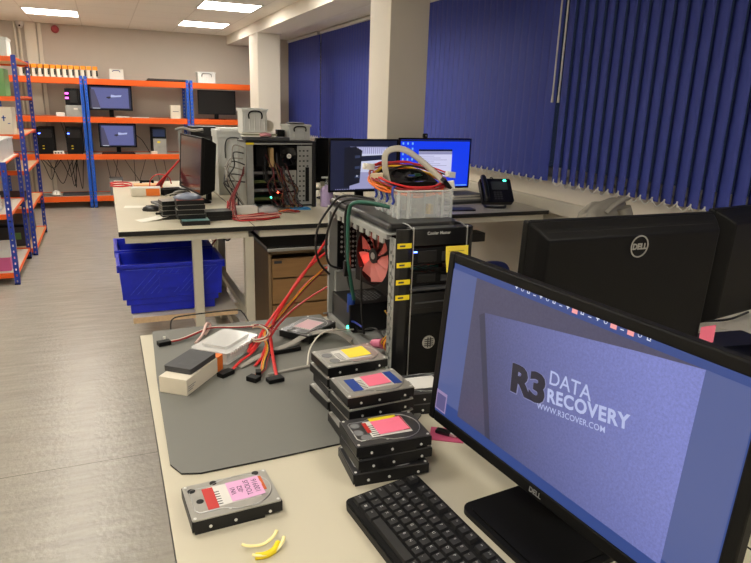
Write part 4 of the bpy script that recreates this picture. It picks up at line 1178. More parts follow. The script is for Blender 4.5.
# ================================================================== NEAR OPEN TOWER
def fan(parent, loc, rot, r, depth, frame_m, blade_m, hub_m, name='fan', nb=9):
    f = MB()
    s_ = r*1.06
    n = 24
    # square frame with a round opening
    vs = []; fs = []
    for z in (-depth/2, depth/2):
        for i in range(n):
            a = 2*pi*i/n; vs.append((r*cos(a), r*sin(a), z))
        for i in range(n):
            a = 2*pi*i/n; c, d = cos(a), sin(a); k = s_/max(abs(c), abs(d)); vs.append((k*c, k*d, z))
    for i in range(n):
        j = (i+1) % n
        fs += [(i, n+i, n+j, j), (2*n+j, 3*n+j, 3*n+i, 2*n+i), (i, j, 2*n+j, 2*n+i), (n+j, n+i, 3*n+i, 3*n+j)]
    f.add(vs, fs, frame_m)
    fr = f.build(name, parent, loc=loc, rot=rot)
    b = MB()
    for k in range(nb):
        a0 = 2*pi*k/nb; vs = []
        for i in range(6):
            t_ = i/5; rr = r*.26+(r*.95-r*.26)*t_; a = a0+.25*t_
            wd = .60
            for e in (0, 1): vs.append((rr*cos(a+wd*e), rr*sin(a+wd*e), depth*(.30-.5*e)))
        vs2 = [(x, y, z+.0012) for x, y, z in vs]
        m_ = len(vs)
        fs = [(2*i, 2*i+1, 2*i+3, 2*i+2) for i in range(5)] + [(m_+2*i+2, m_+2*i+3, m_+2*i+1, m_+2*i) for i in range(5)]
        b.add(vs+vs2, fs, blade_m, True)
    b.build('fan_blades', fr)
    MB().cyl((0, 0, -depth*.35), r*.26, depth*.75, hub_m, n=20).cyl((0, 0, depth*.4), r*.12, .001, silver, n=16).build('fan_hub', fr)
    return fr

t = thing('computer_tower', 'open sided black computer tower with a glowing red fan on the near bench', 'computer', (.605, 1.295, TZ))
W, D, H = .21, .505, .388
b = MB()
b.box(.002, W-.006, .03, D, .006, .012, steel)                     # floor
b.box(.002, .012, .03, D, .012, .026, steel)                       # lower rail
b.box(.002, .030, D-.014, D, .012, H-.03, steel)                   # rear post
b.box(.030, W-.006, D-.006, D, .012, H*.42, steel); b.box(.150, W-.006, D-.006, D, H*.42, H-.03, steel)
b.box(.0, .014, .06, D, H-.038, H-.024, steel)                     # top rail
b.box(.002, W-.006, .05, D, H-.026, H-.022, steel)
for i in range(9): b.box(.0, .006, .08+i*.045, .105+i*.045, H-.052, H-.038, steel)   # ragged lip
b.box(.168, .172, .06, D-.01, .02, H-.03, dark_grey)               # motherboard tray
b.box(.02, .16, D-.03, D-.008, .06, H*.42, steel)                  # expansion slot plates
b.build('chassis', t, bevel=.0008)
b = MB()      # perforated front column
for (y0, y1) in ((.010, .014), (.040, .044)): b.box(.002, .008, y0, y1, .01, H-.03, steel)
z = .01
while z < H-.04:
    b.box(.003, .006, .014, .026, z, z+.018, steel); b.box(.003, .006, .030, .040, z+.006, z+.024, steel); z += .026
b.box(.0075, .011, .012, .044, .01, H-.03, steel)
b.build('front_column', t)
b = MB()
b.box(.004, W-.004, .052, D, H-.02, H, black_sat)
b.build('top_panel', t, bevel=.010, seg=3)
MB().box(W-.005, W, .04, D, .006, H-.02, black_sat).build('side_panel', t)
# front bezel
b = MB()
b.prism([(.0015, .010), (.002, .006), (.010, .001), (.030, .0), (.040, .004), (.040, .012)], .0, H-.004, black_sat)
b.prism([(W-.026, .035), (W-.026, .004), (W-.016, .0), (W-.004, .006), (W, .02), (W, .035)], .0, H-.004, black_sat)
b.box(.040, W-.026, .012, .035, .0, .235, black_sat)
b.box(.040, W-.026, .004, .035, H-.045, H-.004, black_sat)
b.box(.040, W-.026, .006, .012, .0, .17, black)
b.build('front_bezel', t, bevel=.0012)
b = MB()
for zz, hh in ((.296, .04), (.246, .032)):
    b.box(.044, W-.030, .008, .035, zz, zz+hh, black)
    b.box(.060, .110, .0055, .008, zz+.006, zz+hh-.006, black_sat); b.box(.125, .15, .0055, .008, zz+.006, zz+hh-.010, dark_grey)
b.box(.042, W-.028, -.004, .035, .234, .240, dark_grey)
b.box(.044, W-.030, .002, .035, .187, .226, black_sat); b.box(.055, W-.04, .0005, .002, .200, .204, dark_grey)
b.build('drive_bays', t, bevel=.0008)
MB().box(.055, .13, .030, .034, .279, .287, teal).build('bay_board', t)
for i in range(3): MB().tube([(.045+i*.02, .004, .296-.002*i), (.10+i*.03, .002, .276)], .0016, black, n=5, sub=1).build('bay_latch', t)
for x in (.0425, W-.0235):
    MB().tube([(x, .06, H+.0005), (x, .03, H+.001), (x, .006, H-.006), (x, -.001, H-.02), (x, -.001, .15), (x, -.001, .004)], .0016, silver, n=6).build('silver_trim', t)
for z in (.346, .300, .258, .220): MB().box(.002, .0385, -.001, .0005, z-.006, z+.006, yellow).box(.008, .022, -.0013, -.001, z-.002, z+.002, dark_grey).build('yellow_label', t)
MB().text('Cooler Master', .0105, legend, T(.112, .0035, H-.016) @ FACE_FRONT, bold=.0002).build('lettering', t)
e = MB()
e.cyl((.100, .0035, .096), .017, .002, silver, 'y', n=28)
for i in range(4): e.box(.088, .112, .0012, .0034, .087+i*.0055, .0885+i*.0055, dark_grey)
e.box(.096, .098, .0012, .0034, .083, .109, dark_grey); e.box(.103, .105, .0012, .0034, .083, .109, dark_grey)
e.build('round_badge', t)
for z in (.330, .222): MB().box(.047, .056, .0028, .0045, z-.003, z, led_blue).build('blue_light', t)
MB().cyl((.118, .062, .305), .0045, .004, led_red, 'x', n=12).build('red_light', t)
# inside: big red fan, rear mesh, power supply, motherboard
fan(t, (.055, .249, .264), (0, -pi/2, R(10)), .080, .025, black, fan_glow, black_sat, 'red_fan')
pl = bpy.data.lights.new('fan_glow', 'POINT'); pl.energy = .10; pl.color = (1, .05, .03); pl.shadow_soft_size = .015
po = bpy.data.objects.new('fan_glow', pl); col.objects.link(po); po.parent = t; po.location = (.045, .30, .24)
b = MB().box(.028, .15, D-.020, D-.008, H*.43, H-.035, black)
g = MB()
for i in range(9):
    for j in range(12):
        if ((i-4)/4.6)**2+((j-5.5)/6)**2 < 1: g.cyl((.04+i*.0125, D-.0222, H*.455+j*.0155), .0042, .002, steel, 'y', n=6)
b.build('rear_panel', t); g.build('rear_mesh', t)
b = MB().box(.012, .165, D-.175, D-.02, .014, .100, black_sat)
p = b.build('power_supply', t, bevel=.003)
g = MB()
for i in range(8):
    for j in range(8):
        if (i-3.5)**2+(j-3.5)**2 < 17: g.cyl((.05+i*.012, D-.14+j*.0135, .1), .003, .0012, mid_grey, n=6)
g.build('vent', p)
MB().box(.150, .167, .08, D-.06, .06, H-.05, mat('dark_motherboard', rgb(44, 36, 34), .5, noise=.4, nscale=40)).build('motherboard', t)
b = MB()
for i in range(14): b.box(.10+.004*(i % 2), .15, .13+i*.009, .1335+i*.009, .19, .33, steel)
b.build('heatsink', t)
b = MB().box(.09, .15, .12, .36, .145, .160, black).box(.10, .15, .10, .30, .175, .180, black)
b.build('graphics_card', t)
MB().tube([(.03, .14, .045), (.055, .15, .05), (.045, .165, .038), (.02, .16, .045), (.03, .13, .055)], .012, pink_p, n=8).build('pink_connector', t)
MB().box(.02, .06, .12, .14, .058, .072, org_c).build('orange_connector', t, rot=(0, R(12), 0))
MB().cyl((.022, .345, .075), .012, .055, lab_blue, n=14).cyl((.022, .345, .055), .010, .02, yellow, n=12).cyl((.022, .345, .030), .010, .025, mat('smoky_plug', rgb(140, 160, 160), .3), n=12).build('blue_cable_plug', t)
MB().cyl((.010, .340, .030), .005, .006, led_green, 'x', n=10).build('green_light', t)
b = MB()
for i, (m_, dy) in enumerate(((red_c2, 0), (yel_c, .006), (org_c, .012), (blk_c, .018), (yel_c, .024))):
    b.tube([(.04, .085+dy, .02+.01*i), (.025, .10+dy, .06), (.045, .085+dy*.6, .11), (.03, .095+dy, .15)], .0022, m_, n=6)
b.tube([(.05, .12, .04), (.04, .2, .07), (.03, .30, .03), (.04, .36, .05)], .003, blk_c); b.tube([(.02, .25, .06), (.02, .33, .05), (.015, .36, .02)], .003, blue_c)
b.build('inner_wiring', t)
for k in range(2): MB().box(.02, W-.02, .02+k*.44, .05+k*.44, 0, .0065, black).build('foot', t)
# sticky note on the tower front
nt_ = thing('sticky_note', 'yellow sticky note with writing on the front of the near tower', 'sticky note', (.605+.158, 1.2905, TZ+.340), R(0))
b = MB(); vs = []; n = 6
for i in range(n+1):
    z = -.062+.062*i/n+.0; y = -.010*(1-i/n)**2
    vs += [(-.030, y, z), (.032, y, z), (-.030, y-.0004, z), (.032, y-.0004, z)]
fs = []
for i in range(n):
    a = 4*i; fs += [(a+2, a+3, a+7, a+6), (a, a+4, a+5, a+1), (a, a+2, a+6, a+4), (a+1, a+5, a+7, a+3)]
b.add(vs, fs, post_y); b.build('paper', nt_)
g = MB()
for z, l, n_ in ((-.012, .048, 'Thermal'), (-.030, .03, 'fan ok'), (-.044, .02, '12/4')):
    pass
g.box(-.022, .020, -.0022, -.0018, -.0125, -.0118, pen); g.box(-.020, .005, -.0044, -.004, -.0305, -.0295, pen); g.box(-.016, -.002, -.0070, -.0066, -.0435, -.0425, pen)
g.build('handwriting', nt_)

# cables over the tower
cable('black_cable', 'outer black cable looping behind the near tower from the crate', [(.70, 1.58, 1.262), (.66, 1.66, 1.268), (.62, 1.72, 1.262), (.595, 1.75, 1.225), (.562, 1.755, 1.17), (.553, 1.75, 1.11), (.565, 1.75, 1.06), (.60, 1.76, 1.02)], .0035, blk_c)
cable('black_cable', 'inner black cable looping behind the near tower from the crate', [(.69, 1.55, 1.262), (.65, 1.64, 1.264), (.615, 1.70, 1.248), (.592, 1.73, 1.19), (.580, 1.735, 1.12), (.59, 1.735, 1.06), (.63, 1.74, 1.04)], .0035, blk_c)
cable('green_cable', 'dark green thick cable bent over the edge of the near tower down to its inside', [(.665, 1.47, 1.268), (.625, 1.51, 1.275), (.600, 1.56, 1.268), (.594, 1.585, 1.24), (.594, 1.588, 1.16), (.598, 1.585, 1.08), (.62, 1.60, .985)], .0055, green_c)
cable('black_cable', 'black cable running straight down inside the near tower beside the green one', [(.66, 1.50, 1.266), (.60, 1.575, 1.264), (.590, 1.60, 1.235), (.592, 1.60, 1.15), (.60, 1.60, 1.05), (.625, 1.62, .99)], .0035, blk_c)
cable('black_cable', 'thin black cable hanging in the middle of the near tower', [(.612, 1.53, 1.10), (.612, 1.525, 1.02), (.615, 1.52, .95), (.62, 1.515, .91)], .003, blk_c)
tag(MB().box(-.008, .008, -.007, .007, -.022, .022, black_sat).build('cable_clip', loc=(.592, 1.592, 1.08), bevel=.003), 'black clip joining the hanging cables on the near tower', 'clip')

# crate of cables on top of the tower
t = thing('plastic_crate', 'clear divided plastic crate standing on the near tower', 'crate', (.735, 1.492, TZ+H+.0005), R(-3))
cw, cd, ch = .145, .175, .068
b = MB()
k = .002
b.box(-cw/2, cw/2, -cd/2, cd/2, 0, k, clear)
for a in ((-cw/2, cw/2, -cd/2, -cd/2+k), (-cw/2, cw/2, cd/2-k, cd/2), (-cw/2, -cw/2+k, -cd/2, cd/2), (cw/2-k, cw/2, -cd/2, cd/2)): b.box(a[0], a[1], a[2], a[3], k, ch, clear)
b.build('body', t)
b = MB()
for x in (-.035, .0, .035): b.box(x-.001, x+.001, -cd/2+k, cd/2-k, k, ch-.006, hazy)
b.box(-cw/2+k, cw/2-k, -.001, .001, k, ch-.008, hazy)
for x in (-cw/2, cw/2, -.047, .047): b.box(x-.003, x+.003, -cd/2-.003, -cd/2+.001, 0, ch, hazy)
for y in (-.06, -.02, .02, .06): b.box(-cw/2-.003, -cw/2+.001, y-.002, y+.002, 0, ch, hazy)
b.build('divider', t)
b = MB().tube([(-cw/2, -cd/2, ch), (cw/2, -cd/2, ch), (cw/2, cd/2, ch), (-cw/2, cd/2, ch)], .0028, milky, n=6, sub=1, closed=True)
b.build('rim', t)
for i in range(4):      # blue ties hanging over the rim
    y = .065-.042*i
    MB().tube([(-cw/2+.006, y+.008, ch+.006), (-cw/2-.004, y+.003, ch+.006), (-cw/2-.007, y-.002, ch-.012), (-cw/2-.005, y-.008, ch-.026), (-cw/2-.008, y-.006, ch-.034)], .0032, blue_c, n=6).build('blue_tie', t)
rnd = random.Random(9)
b = MB()
for i in range(14):
    x, y = rnd.uniform(-.055, .055), rnd.uniform(-.07, .07)
    b.box(x-.008, x+.008, y-.006, y+.006, .003, .012+rnd.uniform(0, .018), rnd.choice([steel, white_p, red_c2, yel_c, dark_grey]))
b.build('screws_and_parts', t)
cx, cy, cz = .730, 1.51, 1.326
def coil(label, mm, rx, ry, z, r, turns=2.2, ph=0, wob=.006, seed=1):
    rn = random.Random(seed)
    n = int(14*turns)
    pts = [(cx+(rx+rn.uniform(-wob, wob))*cos(ph+2*pi*i/14), cy+(ry+rn.uniform(-wob, wob))*sin(ph+2*pi*i/14), cz+z+rn.uniform(-.003, .004)+.0015*i/14+.024*sin(ph+2*pi*i/14)) for i in range(n)]
    return cable('coiled_wire', label, pts, r, mm, 'coiled wires on the clear crate', n=6)
coil('orange wire coiled round the black fan on the clear crate', org_c, .098, .088, .002, .0028, seed=1)
coil('yellow wire coiled round the black fan on the clear crate', yel_c, .092, .082, .006, .0028, ph=2, seed=2)
coil('dark red wire coiled round the black fan on the clear crate', red_c2, .100, .092, .012, .0026, ph=1, seed=3)
coil('bright red wire coiled topmost on the clear crate', red_c, .090, .090, .020, .0026, 1.6, ph=3, seed=4)
coil('black wire coiled round the fan on the clear crate', blk_c, .086, .078, .0, .003, ph=4, seed=5)
coil('second orange wire, lowest at the front of the crate', org_c, .104, .094, -.002, .0026, ph=.5, seed=6)
t = thing('computer_fan', 'small black fan lying inside the coiled wires on the crate', 'fan', (cx+.005, cy, cz-.006), R(0))
fan(t, (0, 0, .014), (R(13), 0, 0), .050, .022, black, black_sat, black_sat, 'fan_frame', nb=7)
MB().box(.018, .034, .0, .012, .022, .028, pcb).box(-.01, .005, -.02, -.012, .024, .028, lab_blue).build('fan_circuit', t)
t = thing('ribbon_cable', 'broad grey ribbon cable arched over the coiled wires', 'cable', (0, 0, 0))
MB().tube([(.668, 1.50, 1.330), (.658, 1.50, 1.375), (.662, 1.50, 1.404), (.684, 1.49, 1.415), (.712, 1.48, 1.409), (.752, 1.47, 1.382), (.785, 1.455, 1.352), (.80, 1.44, 1.335)], .0085, mat('pale_strap', rgb(190, 184, 168), .35, alpha=.8), n=8, flat=.3).build('ribbon', t)
MB().box(-.018, .018, -.008, .008, -.005, .005, black_sat).build('connector', t, bevel=.001, loc=(.807, 1.44, 1.330), rot=(R(20), R(40), R(20)))
b = MB()
for i, (x, y, z, a) in enumerate(((.613, 1.53, 1.372, 20), (.625, 1.50, 1.345, -10), (.640, 1.47, 1.34, 30))): pass
def conn(label, x, y, z, a, m=white_p, s_=(.030, .014, .016)):
    return tag(MB().box(-s_[0]/2, s_[0]/2, -s_[1]/2, s_[1]/2, -s_[2]/2, s_[2]/2, m).box(-s_[0]/2-.003, -s_[0]/2, -s_[1]/2+.002, s_[1]/2-.002, -s_[2]/2+.002, s_[2]/2-.002, m).build('wire_connector', loc=(x, y, z), rot=(0, R(a*.3), R(a)), bevel=.001), label, 'connector', 'white connectors at the ends of coiled wires')
conn('white connector sticking out left above the crate, before the dark screen', .628, 1.535, 1.366, 20)
conn('beige connector hanging lower left of the coiled wires', .640, 1.505, 1.344, -15, mat('beige_plastic', rgb(206, 190, 160), .5))
conn('white connector sticking out right of the crate in front of the blue screen', .852, 1.50, 1.346, 25)
conn('large clear white connector at the right rim of the crate', .826, 1.47, 1.322, -35, white_p, (.040, .018, .020))
conn('grey connector beside the black plug at the right rim of the crate', .800, 1.455, 1.320, 10, mid_grey, (.022, .016, .02))
cable('red_wire', 'red wires stretched over the top of the coil to the left connector', [(.630, 1.54, 1.368), (.68, 1.55, 1.374), (.74, 1.55, 1.374), (.80, 1.54, 1.366), (.845, 1.51, 1.350)], .0022, red_c)
cable('black_wire', 'black wires stretched over the top of the coil under the red ones', [(.645, 1.51, 1.346), (.70, 1.53, 1.362), (.76, 1.54, 1.366), (.82, 1.52, 1.352), (.85, 1.50, 1.342)], .0024, blk_c)
cable('grey_tube', 'grey hose end lying behind the crate on the near tower', [(.80, 1.60, 1.268), (.845, 1.62, 1.30), (.86, 1.60, 1.275), (.83, 1.56, 1.262)], .010, grey_c)

# ================================================================== FAR BENCHES: CONTENTS
# open grey tower
t = thing('computer_tower', 'open grey computer tower full of wiring on the middle workbench', 'computer', (.795, 3.94, TZ), R(4))
W, D, H = .435, .20, .425
b = MB()
b.box(0, W, .0, D, 0, .008, steel); b.box(0, .045, 0, .012, .008, H-.01, steel); b.box(0, .004, 0, D, .008, H-.01, steel)
b.box(0, W, 0, .010, H-.022, H-.012, steel); b.box(0, W, D-.004, D, .008, H-.01, black)
b.build('chassis', t, bevel=.001)
MB().box(-.002, W, -.002, D, H-.012, H, black_sat).build('top_panel', t, bevel=.003)
MB().box(W, W+.028, -.003, D, 0, H, black_sat).build('front_bezel', t, bevel=.006)
b = MB()
b.box(W-.10, W-.002, .004, .012, .02, H-.03, steel)
for i in range(3):
    for j in range(11): b.box(W-.09+i*.026, W-.078+i*.026, .0025, .004, .04+j*.032, .048+j*.032, black)
b.box(W-.046, W-.022, .001, .004, .04, .26, black)
b.box(W-.175, W-.102, .02, .03, .02, .24, steel)
for i in range(2):
    for j in range(6): b.box(W-.16+i*.03, W-.148+i*.03, .018, .02, .04+j*.032, .048+j*.032, black)
b.box(W-.175, W-.105, .016, .019, .10, .108, black)
b.build('drive_cage', t)
b = MB()
for k in range(4): b.box(.05, .05+.30-.03*k, .06, .17, .05+k*.055, .068+k*.055, [pcb, black_metal][k % 2]).box(.05, .30, .056, .06, .05+k*.055, .068+k*.055, [mat('olive_card_edge', rgb(90, 100, 50), .5), mid_grey][k % 2])
b.build('expansion_cards', t)
MB().box(.05, W-.11, .165, .18, .02, H-.03, mat('dark_motherboard', rgb(44, 36, 34), .5, noise=.4, nscale=40)).build('motherboard', t)
MB().box(.165, .185, .03, .10, .26, .38, mat('tan_card', rgb(190, 160, 110), .6)).build('tan_card', t)
MB().box(.08, .15, .05, .15, .27, .39, black).build('power_supply', t)
fan(t, (.285, .03, .33), (pi/2, 0, 0), .058, .025, black, black_sat, white_p, 'fan')
MB().box(.235, .28, .05, .09, .14, .25, mid_grey).build('metal_block', t)
b = MB(); rnd = random.Random(4)
red_c3 = mat('maroon_cable', rgb(92, 24, 26), .5); brown_c = mat('brown_cable', rgb(120, 84, 40), .5)
for i in range(22):
    m_ = rnd.choice([red_c3, blk_c, blk_c, red_c3, brown_c, blk_c, dark_grey])
    x = rnd.uniform(.12, .27)
    b.tube([(x, .06, rnd.uniform(.26, .36)), (x+rnd.uniform(-.03, .05), .01, rnd.uniform(.18, .25)), (x+rnd.uniform(0, .08), .0, rnd.uniform(.10, .16)), (x+rnd.uniform(.03, .10), -.004, rnd.uniform(.03, .06)), (x+rnd.uniform(.03, .12), -.02-rnd.uniform(0, .03), .012)], .0035, m_, n=5, sub=4)
b.build('inner_wiring', t)
MB().cyl((.155, -.004, .075), .006, .004, led_green, 'y', n=10).build('green_light', t)
MB().cyl((.20, -.006, .105), .005, .004, led_red, 'y', n=10).build('red_light', t)
MB().box(.0, .05, -.003, 0, H-.022, H-.010, yellow).build('yellow_strip', t)
# grey and black leads to the left of the tower
rnd = random.Random(12)
for i in range(7):
    x = .76-.01*i; hz = 1.24-.035*i
    cable('looped_lead', 'dark lead looping out of the back of the open grey tower', [(.80, 3.98+.02*(i % 3), hz), (x-.03+rnd.uniform(-.03, .02), 3.96, hz+rnd.uniform(-.01, .03)), (.70+rnd.uniform(-.05, .03), 3.93, hz-.06-rnd.uniform(0, .04)), (.70+rnd.uniform(-.03, .04), 3.92, hz-.16), (.735+rnd.uniform(-.03, .02), 3.92, max(.90, hz-.27)), (.78, 3.90, .88)], .0042, rnd.choice([blk_c, dark_grey, grey_c, blk_c]), 'leads looping out of the grey tower')
for i in range(9):
    y = rnd.uniform(3.56, 3.74)
    m_ = [red_c, red_c2, mat('pale_pink_wire', rgb(226, 160, 150), .5)][i % 3]
    cable('red_lead', 'red lead snaking over the bench in front of the grey tower', [(.70+rnd.uniform(-.03, .03), 3.92, .90+.012*(i % 4)), (.66+rnd.uniform(-.03, .03), 3.80, .885), (.62+rnd.uniform(0, .05), y, TZ+.008), (.72, y-.03+rnd.uniform(-.03, .03), TZ+.010), (.82, y+rnd.uniform(-.03, .04), TZ+.008), (.90+rnd.uniform(0, .06), y+.05, TZ+.006)], .0035, m_, 'red leads in front of the grey tower')
for i in range(4):
    cable('red_lead', 'dark red lead rising from the bench to the grey tower back', [(.63+.02*i, 3.74, TZ+.006), (.66+.012*i, 3.82, .93+.01*i), (.715+.01*i, 3.90, 1.0+.012*i), (.785, 3.97, 1.09+.012*i)], .004, [red_c2, red_c3][i % 2], 'dark red leads behind the side turned monitor')
t = plain_box('adapter_box', 'white and grey adapter box in front of the open grey tower', 'adapter', .70, .83, 3.80, 3.86, TZ, TZ+.045, white_p)
b = MB().lathe([(.06, 0), (.07, .012), (.055, .03), (.03, .042), (0, .046)], mat('crinkled_film', rgb(200, 200, 200), .25, alpha=.6, bump=.8, bscale=60), n=12)
tag(b.build('plastic_bag', loc=(.895, 3.82, TZ)), 'crumpled clear plastic bag before the open grey tower', 'bag')
b = MB()
for i in range(6): b.tube([(rnd.uniform(-.05, .0), rnd.uniform(-.03, .03), .006), (rnd.uniform(.0, .04), rnd.uniform(-.04, .03), .014), (rnd.uniform(.05, .10), rnd.uniform(-.04, .03), .006)], .004, rnd.choice([red_c2, org_c, blk_c]), n=5)
tag(b.build('wire_bundle', loc=(1.0, 3.80, TZ)), 'bundle of brown and red wires right of the clear bag', 'wires')
plain_box('blue_card', 'flat blue card lying at the foot of the open grey tower', 'card', 1.07, 1.19, 3.87, 3.95, TZ, TZ+.008, mat('sky_blue_plastic', rgb(50, 130, 190), .5))
# stuff piled on the grey tower
TT = TZ+.425
t = plain_box('flat_black_case', 'flat black case lying on top of the open grey tower', 'case', .80, 1.08, 3.97, 4.09, TT+.001, TT+.022, dark_grey)
b = MB()
for k, (m_, dx) in enumerate(((paper_m, 0), (mat('olive_cover', rgb(140, 140, 110), .7), .01), (paper_m, -.01))): b.box(-.10+dx, .10+dx, -.05, .05, k*.009, k*.009+.008, m_)
tag(b.build('booklet_stack', loc=(.89, 4.03, TT+.023)), 'stack of booklets on the flat black case', 'booklets')
b = MB().tube([(-.03, 0, .012), (0, -.02, .018), (.03, 0, .012), (.0, .02, .02), (-.03, 0, .014)], .01, mat('pink_tape', rgb(220, 150, 160), .5), n=8)
tag(b.build('tape_roll', loc=(.925, 3.975, TT+.022)), 'small pink roll on the edge of the pile on the grey tower', 'tape')
storage_box('storage_box', 'clear lidded storage box with a dark handle on the pile above the grey tower', .155, .11, .145, (.860, 4.04, TT+.051), R(4), mat('dark_things', rgb(60, 60, 66), .6), hm=black)
t = thing('tape_reel', 'round white disc standing beside the clear box on the grey tower', 'disc', (.965, 4.06, TT+.0505))
MB().cyl((0, -.008, .036), .036, .016, card, 'y', n=28).build('body', t)
storage_box('storage_box', 'smaller clear box with dark handle at the right end of the grey tower', .155, .11, .10, (1.155, 4.10, TT+.001), R(10), mat('tan_filling', rgb(190, 176, 140), .8), hm=black)
plain_box('black_tray', 'flat dark tray lying on the lid of the smaller clear box', 'tray', 1.10, 1.20, 4.05, 4.13, TT+.102, TT+.112, dark_grey)
plain_box('black_box', 'small black box between the booklets and the smaller clear box', 'box', 1.02, 1.07, 4.05, 4.1, TT+.023, TT+.065, black)
# tall clear box left of tower
storage_box('storage_box', 'tall milky storage box behind the leads, left of the grey tower', .22, .22, .47, (.845, 4.75, TZ), 0, paper_m, hm=dark_grey)
t = plain_box('server_case', 'large black case standing behind the side turned monitor', 'computer', .60, .80, 5.02, 5.18, TZ, TZ+.465, black_sat)
# side turned monitor
t, s, M = monitor('monitor', 'dark monitor turned side on at the left workbench', .52, .36, .075, (.505, 4.35, TZ), -R(82), tilt=R(4), bez=.012, depth=.09, base=(.2, .2), screen=mat('dark_glossy_screen', rgb(52, 36, 40), .12))  # reddish reflection is mixed into the dark screen colour
g = MB()
for z in (.10, .16, .27): g.cyl((.15, .065, z), .010, .014, steel, 'y', n=10)
g.build('mount_bolts', t)
# white clamp thing behind
t = thing('clamp_stand', 'pale metal stand with white arms behind the side turned monitor', 'stand', (.515, 4.95, TZ))
MB().box(-.03, .03, -.05, .05, 0, .02, steel).build('base', t)
MB().box(-.012, .012, -.012, .012, .02, .44, steel).build('pole', t)
MB().tube([(-.03, 0, .44), (.02, 0, .455), (.09, -.02, .44), (.16, -.05, .45)], .010, grey_c, n=8).build('arm', t)
MB().box(.01, .07, -.03, .0, .27, .40, black).build('clamp_head', t)
# hard drives on the left bench
def small_drive(label, x, y, z, rz, topm, grp):
    t = thing('hard_drive', label, 'hard drive', (x, y, z), rz, grp)
    MB().box(-.0735, .0735, -.051, .051, 0, .024, black_metal).build('casing', t, bevel=.001)
    MB().prism(rrect(-.072, .072, -.05, .05, .004), .024, .0262, topm).build('top_cover', t)
    return t
labs = ['second', 'third', 'fourth', 'fifth']
small_drive('bottom drive, jutting out, of the front pile on the left workbench', .425, 3.545, TZ, 0, mat('teal_printed', rgb(110, 150, 150), .4), 'drives piled on the left workbench')
for k in range(1, 5):
    small_drive('%s drive from the bottom of the front pile on the left workbench' % labs[k-1], .405+.004*(k % 2), 3.60, TZ+k*DH, R(2*(k % 2)), [drive_top_m, mat('red_printed', rgb(150, 80, 70), .5)][k == 4], 'drives piled on the left workbench')
for k in range(4):
    small_drive(['bottom', 'second', 'third', 'top'][k] + ' drive of the rear pile beside the silver laptop', .335, 3.76, TZ+k*DH, R(8), drive_top_m, 'drives piled on the left workbench')
for k in range(2):
    small_drive(['lower', 'upper'][k] + ' drive right of the front pile, by the red leads', .565, 3.66, TZ+k*DH, R(5), black_metal, 'drives piled on the left workbench')
for i, (x, y, z, m_, l) in enumerate(((.40, 3.62, TZ+5*DH, mat('blue_grey_film', rgb(120, 130, 150), .3, alpha=.85), 'crumpled blue grey bag on the front drive pile'), (.47, 3.76, TZ+.0, mat('tan_film', rgb(170, 160, 120), .4), 'crumpled tan bag behind the front drive pile'))):
    b = MB().lathe([(.075, 0), (.08, .008), (.05, .022), (.02, .03), (0, .031)], m_, n=9)
    tag(b.build('crumpled_bag', loc=(x, y, z+(.0 if i == 0 else 0)), rot=(0, 0, .4)), l, 'bag')
# laptop, mouse, papers, boxes
t = thing('laptop', 'grey open laptop lying flat beside the rear drive pile', 'laptop', (.36, 4.20, TZ), R(15))
MB().prism(rrect(-.075, .075, -.17, .17, .01), 0, .014, mid_grey).build('base', t)
MB().box(-.06, .06, -.14, .14, .0142, .016, dark_grey).build('keys', t)
t = thing('computer_mouse', 'black mouse on the cream workbench at left', 'mouse', (.235, 4.03, TZ), R(80))
MB().lathe([(.032, 0), (.034, .008), (.030, .022), (.018, .033), (0, .036)], black_sat, n=20, M=Matrix.Diagonal((.95, 1.75, 1, 1))).build('body', t)
MB().box(-.003, .003, .018, .036, .028, .034, dark_grey).build('wheel', t)
def sheet(label, x, y, w_, d_, rz, curl=.0):
    b = MB(); n = 6; vs = []
    for i in range(n+1):
        xx = -w_/2+w_*i/n; z = .001+curl*(i/n)**2
        vs += [(xx, -d_/2, z), (xx, d_/2, z), (xx, -d_/2, z+.0005), (xx, d_/2, z+.0005)]
    fs = []
    for i in range(n):
        a = 4*i; fs += [(a+2, a+6, a+7, a+3), (a, a+1, a+5, a+4)]
    b.add(vs, fs, paper_m)
    tag(b.build('paper_label', loc=(x, y, TZ), rot=(0, 0, rz)), label, 'paper')
sheet('strip of white paper labels flat on the left workbench', .16, 4.20, .16, .085, R(-8))
sheet('curled white paper slip beside the front drive pile', .215, 3.72, .17, .09, R(20), .02)
plain_box('small_black_clip', 'tiny black clip on the curled paper slip', 'clip', .235, .285, 3.75, 3.77, TZ+.022, TZ+.034, black)
t = plain_box('carton', 'long white carton with an orange end at the back of the left workbench', 'box', .14, .335, 4.66, 4.76, TZ, TZ+.055, card)
MB().box(.0, .09, -.054, -.0505, .003, .052, mat('orange_card', rgb(232, 120, 40), .6)).build('orange_panel', t)
MB().box(-.095, .10, -.05, .05, .0555, .0575, milky).build('clear_wrap', t)
plain_box('carton', 'orange and white flat carton behind the long white one', 'box', .17, .37, 4.90, 5.0, TZ, TZ+.05, mat('pale_orange_card', rgb(232, 170, 120), .7))
cable('red_coil', 'coil of red cable at the far left corner of the workbench', [(.09+.075*cos(a*.8), 5.16+.10*sin(a*.8), TZ+.008+.0022*a) for a in range(15)], .006, red_c)
t = thing('black_bracket', 'small black bracket standing at the back of the left workbench', 'bracket', (.27, 5.10, TZ))
MB().box(-.05, -.035, -.02, .02, 0, .06, black).box(.035, .05, -.02, .02, 0, .06, black).box(-.05, .05, -.02, .02, .045, .06, black).build('frame', t)
t = thing('drive_dock', 'black drive dock with leads in the middle of the left workbench', 'drive dock', (.41, 4.72, TZ), R(12))
MB().box(-.07, .07, -.05, .05, 0, .045, black).build('body', t, bevel=.006)
MB().box(-.055, .055, -.02, .02, .045, .052, black_sat).build('slot', t)
